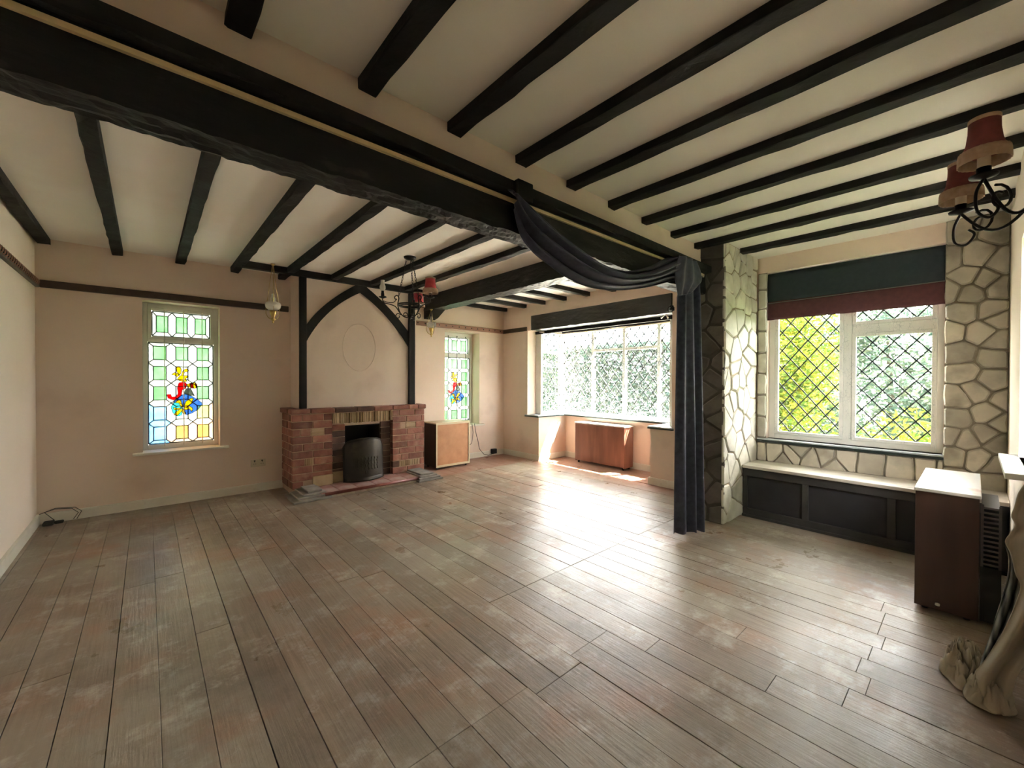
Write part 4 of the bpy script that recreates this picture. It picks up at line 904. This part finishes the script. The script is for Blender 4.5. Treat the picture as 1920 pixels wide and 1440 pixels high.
def poly(pts, t):
    k = min(int(t * (len(pts) - 1)), len(pts) - 2); f = t * (len(pts) - 1) - k
    def cr(a, b, c, d, f): return .5 * ((2 * b) + (-a + c) * f + (2 * a - 5 * b + 4 * c - d) * f * f + (-a + 3 * b - 3 * c + d) * f ** 3)
    g_ = lambda i: pts[max(0, min(len(pts) - 1, i))]
    return tuple(cr(g_(k - 1)[j], g_(k)[j], g_(k + 1)[j], g_(k + 2)[j], f) for j in (0, 1))
YSW = 1.545
def swag(u, v):
    a = poly(Up, u); b = poly(Lo, u); px, py = a[0] + (b[0] - a[0]) * v, a[1] + (b[1] - a[1]) * v
    X, Z = onY(px, py, YSW); fo = math.sin(v * 2 * math.pi * 4.2 + u * 2.2) * .5 + .5 * math.sin(v * 2 * math.pi * 1.3 + 1)
    return (X, YSW + .036 * fo * (.5 + math.sin(math.pi * u)) - .028 * math.sin(math.pi * v), Z)
g = MB(); g.grid(swag, 90, 44); obj('swag', g, VELVET, cur, solid=.004)
Ka = [(1268, 480), (1262, 505), (1263, 530), (1266, 556)]; Kb = [(1298, 492), (1308, 512), (1310, 530), (1290, 550)]
def knot(u, v):
    a = poly(Ka, v); b = poly(Kb, v); px, py = a[0] + (b[0] - a[0]) * u, a[1] + (b[1] - a[1]) * u; X, Z = onY(px, py, 1.52)
    return (X, 1.495 - .012 * math.sin(math.pi * u) + .010 * math.sin(u * 18 + v * 3), Z)
g = MB(); g.grid(knot, 40, 14); obj('gathered_fold', g, VELVET, cur, solid=.006)
s = MB(); s.box(1.395, 1.50, 1.528, 1.56, 2.165, 2.262); obj('swag_clamp', s, BLACK, cur, bevel=.004)
# dust cloth draped at the right
dc = thing('draped_curtain', (2.45, -.08, 0), 'unlined cream curtain with striped lining hanging at the far right, bundled on the floor', 'curtain')
def sheet(La, Lb, X, nu, nv, fold, nf, ph=0, dx=0):
    def fn(u, v):
        a = poly(La, v); b = poly(Lb, v); px, py = a[0] + (b[0] - a[0]) * u, a[1] + (b[1] - a[1]) * u; Xq = X + dx * u + fold * math.sin(u * nf + ph + 2 * v)
        Y, Z = onX(px, py, Xq); return (Xq, Y, max(Z, .012))
    g = MB(); g.grid(fn, nu, nv); return g
La = [(1924, 905), (1910, 925), (1903, 950), (1897, 968), (1904, 985), (1893, 1002), (1885, 1017), (1896, 1040), (1904, 1075), (1914, 1060 + 40), (1903, 1135), (1890, 1165), (1872, 1198), (1848, 1235), (1826, 1265), (1819, 1290), (1832, 1310), (1850, 1320)]
Lb = [(1990, 890), (1990, 920), (1990, 950), (1990, 970), (1990, 985), (1990, 1005), (1990, 1020), (1990, 1040), (1990, 1070), (1990, 1100), (1990, 1125), (1975, 1150), (1960, 1180), (1940, 1215), (1920, 1245), (1905, 1270), (1896, 1300), (1880, 1318)]
obj('curtain_cloth', sheet(La, Lb, 2.42, 40, 60, .018, 11), DUST, dc, solid=.004)
La2 = [(1884, 1018), (1892, 1050), (1888, 1090), (1878, 1125), (1866, 1160), (1854, 1200), (1842, 1235), (1836, 1262)]
Lb2 = [(1930, 1018), (1925, 1060), (1925, 1095), (1915, 1130), (1905, 1165), (1885, 1200), (1862, 1235), (1850, 1262)]
obj('striped_lining', sheet(La2, Lb2, 2.50, 24, 30, .012, 14), STRIPE, dc, solid=.004)
def bundle(cx, cy, sx, sy, h, seed, rot):
    """a crumpled heap of cloth: a sheet whose folds are sharp ridges, edges tucked to the floor"""
    def fn(u, v):
        a, b = 2 * u - 1, 2 * v - 1; r = math.hypot(a, b); p = Vector((a * 1.6 + seed, b * 1.6, seed * .7)); w_ = Vector((noise.noise(p * 1.3), noise.noise(p * 1.3 + Vector((5, 5, 5))), 0)) * .5
        f1 = 1 - abs(noise.noise(p * 1.9 + w_ * 1.6)) * 2.6; f2 = 1 - abs(noise.noise(p * 4.2 + w_ * 3)) * 2.6; hh = max(0, 1 - r ** 2.2) ** .6
        z = h * hh * (.56 + .34 * f1 + .16 * f2); wob = 1 + .22 * noise.noise(Vector((math.atan2(b, a) * 1.4, seed, 0)))
        m_ = max(abs(a), abs(b), 1e-6); q = r / m_; x, y = a / max(q, 1e-6) * wob, b / max(q, 1e-6) * wob
        return (cx + (x * math.cos(rot) - y * math.sin(rot)) * sx, cy + (x * math.sin(rot) + y * math.cos(rot)) * sy, max(.006, z))
    g = MB(); g.grid(fn, 60, 60); return g
bu = bundle(2.58, .018, .125, .075, .165, 4.3, .2); b2 = bundle(2.47, -.045, .11, .07, .12, 9.1, .5)
bu.add(b2.v, b2.f); obj('crumpled_hem', bu, DUST, dc, solid=.003)
# right wall window board
t = structE('window_7', (3.14, YF, .85), 'right wall window, only its white sill shows')
s = MB(); s.prism([(2.81, -.088), (2.81, YF - .03), (3.56, YF - .03), (3.56, -.088)], lambda q: (q[0], q[1], .822), lambda q: (q[0], q[1], .85)); obj('window_sill', s, FRAME, t, bevel=.004)
s = MB()
for (a, b, c, d) in ((2.85, 2.89, .85, 2.0), (3.40, 3.44, .85, 2.0), (2.89, 3.40, .85, .89), (2.89, 3.40, 1.96, 2.0), (2.89, 3.40, 1.58, 1.62)): s.box(a, b, YF - .15, YF - .1, c, d)
obj('window_frame', s, FRAME, t); s = MB(); s.box(2.89, 3.40, YF - .128, YF - .124, .89, 1.96); obj('glass_pane', s, GLASS, t)
# ---------------------------------------------------------------- hanging lamps
def chain(mb, a, b, r=.0035):
    a = Vector(a); b = Vector(b); n = max(4, int((b - a).length / .022)); d = (b - a).normalized(); u0 = d.orthogonal().normalized()
    for i in range(n):
        p = a.lerp(b, (i + .5) / n); u = u0 if i % 2 else d.cross(u0); L_ = (b - a).length / n * .68
        mb.tube([p + d * L_ * math.cos(k * math.pi / 4) + u * .0075 * math.sin(k * math.pi / 4) for k in range(8)], r * .7, 4, closed=True)
def shade(t, c, rt=.045, rb=.068, h=.105, old=False):
    s = MB(); n = 24; s.lathe([(rt, h), (rt * 1.02, h * .7), (rt * 1.14, h * .35), (rb * .93, h * .05), (rb, 0)], c, n); o = obj('lamp_shade', s, SHADEOLD if old else SHADE, t, solid=.003)
    q = MB(); q.lathe([(rb * 1.02, .008), (rb * 1.06, -.004), (rb * 1.08, -.034)], c, 48, .04); obj('shade_fringe', q, FRINGE, o, solid=.003)
    q = MB(); q.lathe([(rt * .98, h - .004), (rt * 1.07, h - .002), (rt * 1.07, h + .010), (rt * .98, h + .008)], c, 24); obj('shade_piping', q, FRINGE, o)
    q = MB(); q.lathe([(0, -.05), (.016, -.05), (.016, .05), (0, .052)], c, 14); obj('candle_sleeve', q, CREAMC, t)
def smooth(P_, n=5):
    o = []
    for k in range(len(P_) - 1):
        a, b, c, d = P_[max(0, k - 1)], P_[k], P_[k + 1], P_[min(len(P_) - 1, k + 2)]
        for i in range(n): f = i / n; o.append(.5 * ((2 * b) + (c - a) * f + (2 * a - 5 * b + 4 * c - d) * f * f + (3 * b - a - 3 * c + d) * f ** 3))
    return o + [P_[-1]]
def scroll(c, d, pts):
    c = Vector(c); d = Vector(d).normalized(); return smooth([c + d * r + Vector((0, 0, z)) for r, z in pts], 4)
def spiral(cx, cz, r0, a0, turns, n=16, sg=1): return [(cx + r0 * (1 - .62 * k / n) * math.cos(a0 + sg * turns * 2 * math.pi * k / n), cz + r0 * (1 - .62 * k / n) * math.sin(a0 + sg * turns * 2 * math.pi * k / n)) for k in range(n + 1)]
ch = thing('chandelier', (1.934, 3.698, 1.84), 'black wrought iron chandelier with two red shades hanging before the fireplace', 'chandelier')
cc = (1.938, 3.698); s = MB(); s.lathe([(0, 0), (.060, 0), (.058, -.012), (.030, -.026), (.012, -.030), (0, -.03)], (cc[0], cc[1], ZC), 20); obj('ceiling_rose', s, IRON, ch)
s = MB(); s.tube([(cc[0] + .112 * math.cos(a), cc[1] + .112 * math.sin(a), 1.985) for a in [k * math.pi / 16 for k in range(32)]], .008, 6, closed=True); s.tube([(cc[0] + .102 * math.cos(a), cc[1] + .102 * math.sin(a), 1.972) for a in [k * math.pi / 16 for k in range(32)]], .006, 6, closed=True); obj('ring', s, IRON, ch)
Rh = Vector((R.x, R.y, 0)).normalized(); Fh = Vector((F.x, F.y, 0)).normalized()
dirs = [(-.235, -.135), (.235, -.135), (.02, .27)]
for k, (a, b) in enumerate(dirs):
    d = (Rh * a + Fh * b).normalized(); s = MB()
    s.tube(scroll((cc[0], cc[1], 0), d, [(.012, 1.865), (.05, 1.862), (.095, 1.90), (.118, 1.975), (.108, 2.04), (.125, 2.065), (.148, 2.05), (.142, 2.028), (.128, 2.03)]), .0055, 6)
    s.tube(scroll((cc[0], cc[1], 0), d, [(.10, 1.90), (.14, 1.955), (.20, 1.975), (.25, 1.985), (.262, 2.02), (.245, 2.045), (.225, 2.035)]), .0052, 6)
    s.tube(scroll((cc[0], cc[1], 0), d, [(.128, 2.03), (.16, 1.995), (.21, 1.99), (.255, 2.0)]), .004, 6)
    s.tube(scroll((cc[0], cc[1], 0), d, [(.085, 1.885)] + spiral(.115, 1.865, .028, 2.4, 1.0, 12, -1)), .0045, 6)
    s.tube(scroll((cc[0], cc[1], 0), d, [(.012, 1.865)] + spiral(.045, 1.885, .024, 3.4, 1.0, 12, -1)), .0045, 6)
    obj('scroll_arm', s, IRON, ch)
    e = Vector((cc[0], cc[1], 0)) + d * .262; s = MB(); s.lathe([(0, 0), (.036, .012), (.038, .018), (.016, .020), (.016, .05), (0, .052)], (e.x, e.y, 2.02), 14); obj('drip_pan', s, IRON, ch)
    if k: shade(ch, (e.x, e.y, 2.105 if k == 1 else 2.045), .045, .064, .105)
    else:
        s = MB(); s.lathe([(0, 0), (.014, 0), (.012, .04), (0, .045)], (e.x, e.y, 2.06), 12); obj('candle_sleeve', s, IRON, ch)
        s = MB(); s.lathe([(.012, 0), (.026, .022), (.027, .040), (.018, .062), (.017, .095), (.019, .10)], (e.x, e.y, 2.095), 16); obj('glass_chimney', s, OPAL, ch, solid=.002)
    s = MB(); chain(s, (cc[0] + d.x * .035, cc[1] + d.y * .035, ZC - .03), (cc[0] + d.x * .11, cc[1] + d.y * .11, 2.06)); obj('chain', s, IRON, ch)
s = MB(); s.lathe([(0, 0), (.010, .01), (.022, .035), (.010, .06), (.008, .12), (.014, .14), (0, .15)], (cc[0], cc[1], 1.84), 12); obj('centre_finial', s, IRON, ch)
def oil_lamp(c, ztop, s_, label, opal):
    x, y, z = c; t = thing('oil_lamp_pendant', c, label, 'pendant lamp')
    s = MB(); s.lathe([(0, 0), (.012, .012), (.008, .03), (.02, .042), (.034, .055), (.014, .07), (.018, .085), (.036, .13), (.042, .165), (.038, .17)], (x, y, z), 18); 
    s.v = [(x + (a - x) * s_, y + (b - y) * s_, z + (d - z) * s_) for a, b, d in s.v]; obj('brass_font', s, BRASS, t)
    s = MB(); s.lathe([(.045, .165), (.082, .20), (.090, .235), (.080, .262), (.045, .275), (.030, .285), (.030, .325)], (x, y, z), 20)
    s.v = [(x + (a - x) * s_, y + (b - y) * s_, z + (d - z) * s_) for a, b, d in s.v]; obj('globe_shade', s, OPAL if opal else CLEARG, t, solid=.002)
    s = MB(); s.lathe([(.016, .28), (.018, .34), (.015, .375)], (x, y, z), 14)
    s.v = [(x + (a - x) * s_, y + (b - y) * s_, z + (d - z) * s_) for a, b, d in s.v]; obj('glass_chimney', s, CLEARG, t, solid=.002)
    for k in range(3):
        a = k * 2.094 + .4; ex, ey = x + .088 * s_ * math.cos(a), y + .088 * s_ * math.sin(a); q = MB()
        q.tube([(x + .03 * s_ * math.cos(a), y + .03 * s_ * math.sin(a), z + .06 * s_), (x + .06 * s_ * math.cos(a), y + .06 * s_ * math.sin(a), z + .075 * s_), (ex, ey, z + .13 * s_), (ex, ey, z + .17 * s_)], .0035, 6); q.tube([(ex, ey, z + .17 * s_), (x + .006 * math.cos(a), y + .006 * math.sin(a), ztop - .02)], .0028, 5); obj('suspension_chain', q, BRASS, t)
    q = MB(); q.lathe([(0, 0), (.022, -.002), (.02, -.012), (.006, -.02), (0, -.03)], (x, y, ztop), 12); obj('ceiling_hook', q, BRASS, t)
oil_lamp((.986, 4.86, 1.83), 2.45, .82, 'brass oil-lamp pendant with white globe, left of the chimney breast', True)
oil_lamp((2.985, 5.07, 1.845), 2.24, .78, 'brass oil-lamp pendant with clear globe, right of the chimney breast', False)
wlp = thing('wall_light', (2.28, YF, 1.85), 'wrought iron wall light with red fringed shades at the top right', 'wall light')
s = MB(); s.box(2.20, 2.30, YF, YF + .012, 1.84, 2.02); obj('back_plate', s, IRON, wlp, bevel=.003)
for (ex, ey, ez) in ((2.10, -.012, 1.975), (2.42, .045, 1.96)):
    s = MB(); a = Vector((2.25, YF + .01, 1.90)); b = Vector((ex, ey, ez - .045)); dv = b - a; n_ = 14; pts = []
    for k in range(n_ + 1): f = k / n_; pts.append(a + dv * f + Vector((0, 0, -.10 * math.sin(math.pi * f))))
    s.tube(pts, .0055, 6)
    mid = a + dv * .72; dn = Vector((dv.x, dv.y, 0)).normalized(); s.tube([mid + dn * x_ + Vector((0, 0, z_)) for x_, z_ in spiral(0, -.055, .045, 1.2, 1.15, 16)], .0045, 6)
    s.tube(smooth([b + dn * x_ + Vector((0, 0, z_)) for x_, z_ in [(0, 0), (.025, -.05), (.02, -.11), (-.02, -.13), (-.05, -.10), (-.03, -.075)]], 5), .0045, 6)
    obj('scroll_arm', s, IRON, wlp)
    s = MB(); s.lathe([(0, 0), (.034, .010), (.036, .016), (.018, .018), (.018, .04), (0, .042)], (ex, ey, ez - .05), 14); obj('drip_pan', s, IRON, wlp)
    shade(wlp, (ex, ey, ez + .04), .036, .055, .105, True)
# ---------------------------------------------------------------- small things
def socket(name, label, x0, x1, y, z0, z1, n):
    s = MB(); s.box(x0, x1, y - .009, y, z0, z1); t = obj(name, s, PLASTIC, None, bevel=.003, label=label, category='socket')
    for k in range(n):
        cx = x0 + (x1 - x0) * (k + .5) / n; q = MB()
        q.box(cx - .003, cx + .003, y - .0105, y - .008, (z0 + z1) / 2 + .008, (z0 + z1) / 2 + .018); q.box(cx - .014, cx - .006, y - .0105, y - .008, (z0 + z1) / 2 - .012, (z0 + z1) / 2 - .007); q.box(cx + .006, cx + .014, y - .0105, y - .008, (z0 + z1) / 2 - .012, (z0 + z1) / 2 - .007); q.box(cx - .008, cx + .008, y - .013, y - .008, z1 - .022, z1 - .010)
        obj('socket_holes', q, BLACKPL, t)
socket('double_socket', 'ivory double power socket on the wall left of the fireplace', .857, 1.001, YB, .276, .358, 2)
s = MB(); s.box(4.235, 4.33, YB - .075, YB - .02, .035, .115); pg = obj('power_adapter', s, BLACKPL, None, bevel=.006, label='black plug on the skirting right of the tan cabinet', category='plug')
s = MB(); s.tube([(3.87, YB - .07, .56), (3.90, YB - .05, .45), (3.96, YB - .04, .28), (4.0, YB - .03, .14), (4.08, YB - .035, .05), (4.17, YB - .05, .02), (4.25, YB - .06, .04)], .004, 6); s.tube([(3.82, YB - .07, .56), (3.86, YB - .05, .42), (3.83, YB - .05, .25), (3.74, YB - .05, .2)], .004, 6)
obj('power_cable', s, BLACKPL, None, label='black cable trailing from the right stained glass sill to the plug', category='cable')
s = MB(); s.box(-.665, -.60, 5.20, 5.285, .001, .03); s.box(-.60, -.545, 5.235, 5.28, .001, .022)
obj('junction_box', s, mat('dirty_black_box', (.02, .022, .015), (.06, .06, .045), 30, .7), None, bevel=.008, label='dirty black junction box on the floor in the left corner', category='junction box')
s = MB(); s.tube([(-.60, 5.26, .03), (-.66, 5.29, .10), (-.60, 5.295, .118), (-.50, 5.293, .105), (-.46, 5.293, .06), (-.49, 5.285, .01)], .0028, 5); s.tube([(-.69, 5.27, .095), (-.60, 5.294, .125), (-.48, 5.293, .112), (-.44, 5.293, .07), (-.47, 5.285, .008)], .0028, 5)
obj('loose_cable', s, BLACKPL, None, label='thin looped cable over the skirting in the left corner', category='cable')
# ---------------------------------------------------------------- garden
g = MB(); g.box(-30, 40, 5.7, 40, -.5, -.25); g.box(5.4, 40, 2.2, 5.7, -.5, -.25)
obj('paved_ground', g, GRASS, None, origin=(0, 0, 0), kind='structure')
g = MB(); g.box(5.0, 40, -30, 2.2, -.5, -.25); g.box(-30, 5.0, -30, -.6, -.5, -.25); obj('lawn', g, TURF, None, origin=(0, 0, 0), kind='structure')
def shrub(name, label, c, rx, ry, rz, n, size, m, seed, trunk=.5, cat='shrub', shell=.45, lean=0):
    rr = random.Random(seed); t = thing(name, (c[0], c[1], -.25), label, cat, 'shrubs and trees in the garden'); mb = MB(); vs = []; fs = []
    for i in range(n):
        a = rr.uniform(0, 2 * math.pi); b = math.acos(rr.uniform(-1, 1)); r = (shell + (1 - shell) * rr.random()) * (1 + .25 * math.sin(3 * a + seed) * math.sin(2 * b))
        q = Vector((math.sin(b) * math.cos(a), math.sin(b) * math.sin(a), math.cos(b)))
        if cat == 'hedge': q = q / max(abs(q.x), abs(q.y), abs(q.z)) * .5 + q * .35; r = .82 + .18 * rr.random()
        p = Vector((c[0] + rx * r * q.x, c[1] + ry * r * q.y, c[2] + rz * r * q.z))
        if p.z < -.2: continue
        d = Vector((rr.gauss(0, 1), rr.gauss(0, 1), rr.gauss(0, .6))).normalized(); e = d.orthogonal().normalized(); s_ = size * rr.uniform(.6, 1.3); k = len(vs)
        vs += [p - d * s_, p + e * s_ * .42, p + d * s_, p - e * s_ * .42]; fs.append((k, k + 1, k + 2, k + 3))
    mb.v = [tuple(v) for v in vs]; mb.f = fs; obj('foliage', mb, m, t, nofix=True, kind='stuff')
    tr = MB(); tr.tube([(c[0], c[1] + lean, -.25), (c[0] + .05, c[1] + lean * .6, c[2] * .6), (c[0], c[1] + .05, c[2] + rz * .3)], [.08 * trunk + .03, .06 * trunk + .02, .02], 8); obj('trunk', tr, BARK, t); return t
shrub('garden_shrub', 'bright yellow-green shrub behind the left half of the seat window', (6.9, 2.1, 1.55), .8, .95, 1.6, 20000, .042, LEAFY, 1)
shrub('garden_shrub', 'low speckled golden shrub behind the lower right of the seat window', (6.6, .15, .15), .8, .85, .75, 12000, .034, LEAFY, 2)
shrub('garden_shrub', 'pale grey-green bush behind the right half of the seat window', (9.0, .9, 1.3), 1.1, 2.4, 2.0, 22000, .060, LEAFP, 3)
shrub('added_shade_tree', 'unseen green tree added to keep sun and sky off the seat window', (6.3, -.1, 4.0), 1.7, 1.9, 1.0, 38000, .13, LEAFG, 4, 2, 'tree', .1, -1.7)  # out of view, added to block the sun and dim the near room
shrub('garden_hedge', 'tall pale hedge beyond the bay window', (12.6, 9.0, 1.1), .9, 6.2, 1.75, 36000, .10, LEAFB, 5, cat='hedge')
shrub('garden_hedge', 'green hedge behind the left stained glass window', (.1, 8.6, 1.2), 2.2, .9, 1.3, 7000, .08, LEAFG, 7, cat='hedge')
shrub('garden_hedge', 'green hedge behind the right stained glass window', (5.4, 9.6, 1.3), 2.4, .9, 1.5, 7000, .08, LEAFG, 8, cat='hedge')
shrub('garden_shrub', 'unseen green shrub added to dim the far right wall window', (3.4, -1.9, 1.3), 2.2, .8, 2.0, 16000, .08, LEAFG, 9)  # out of view, set close to cut the light entering there
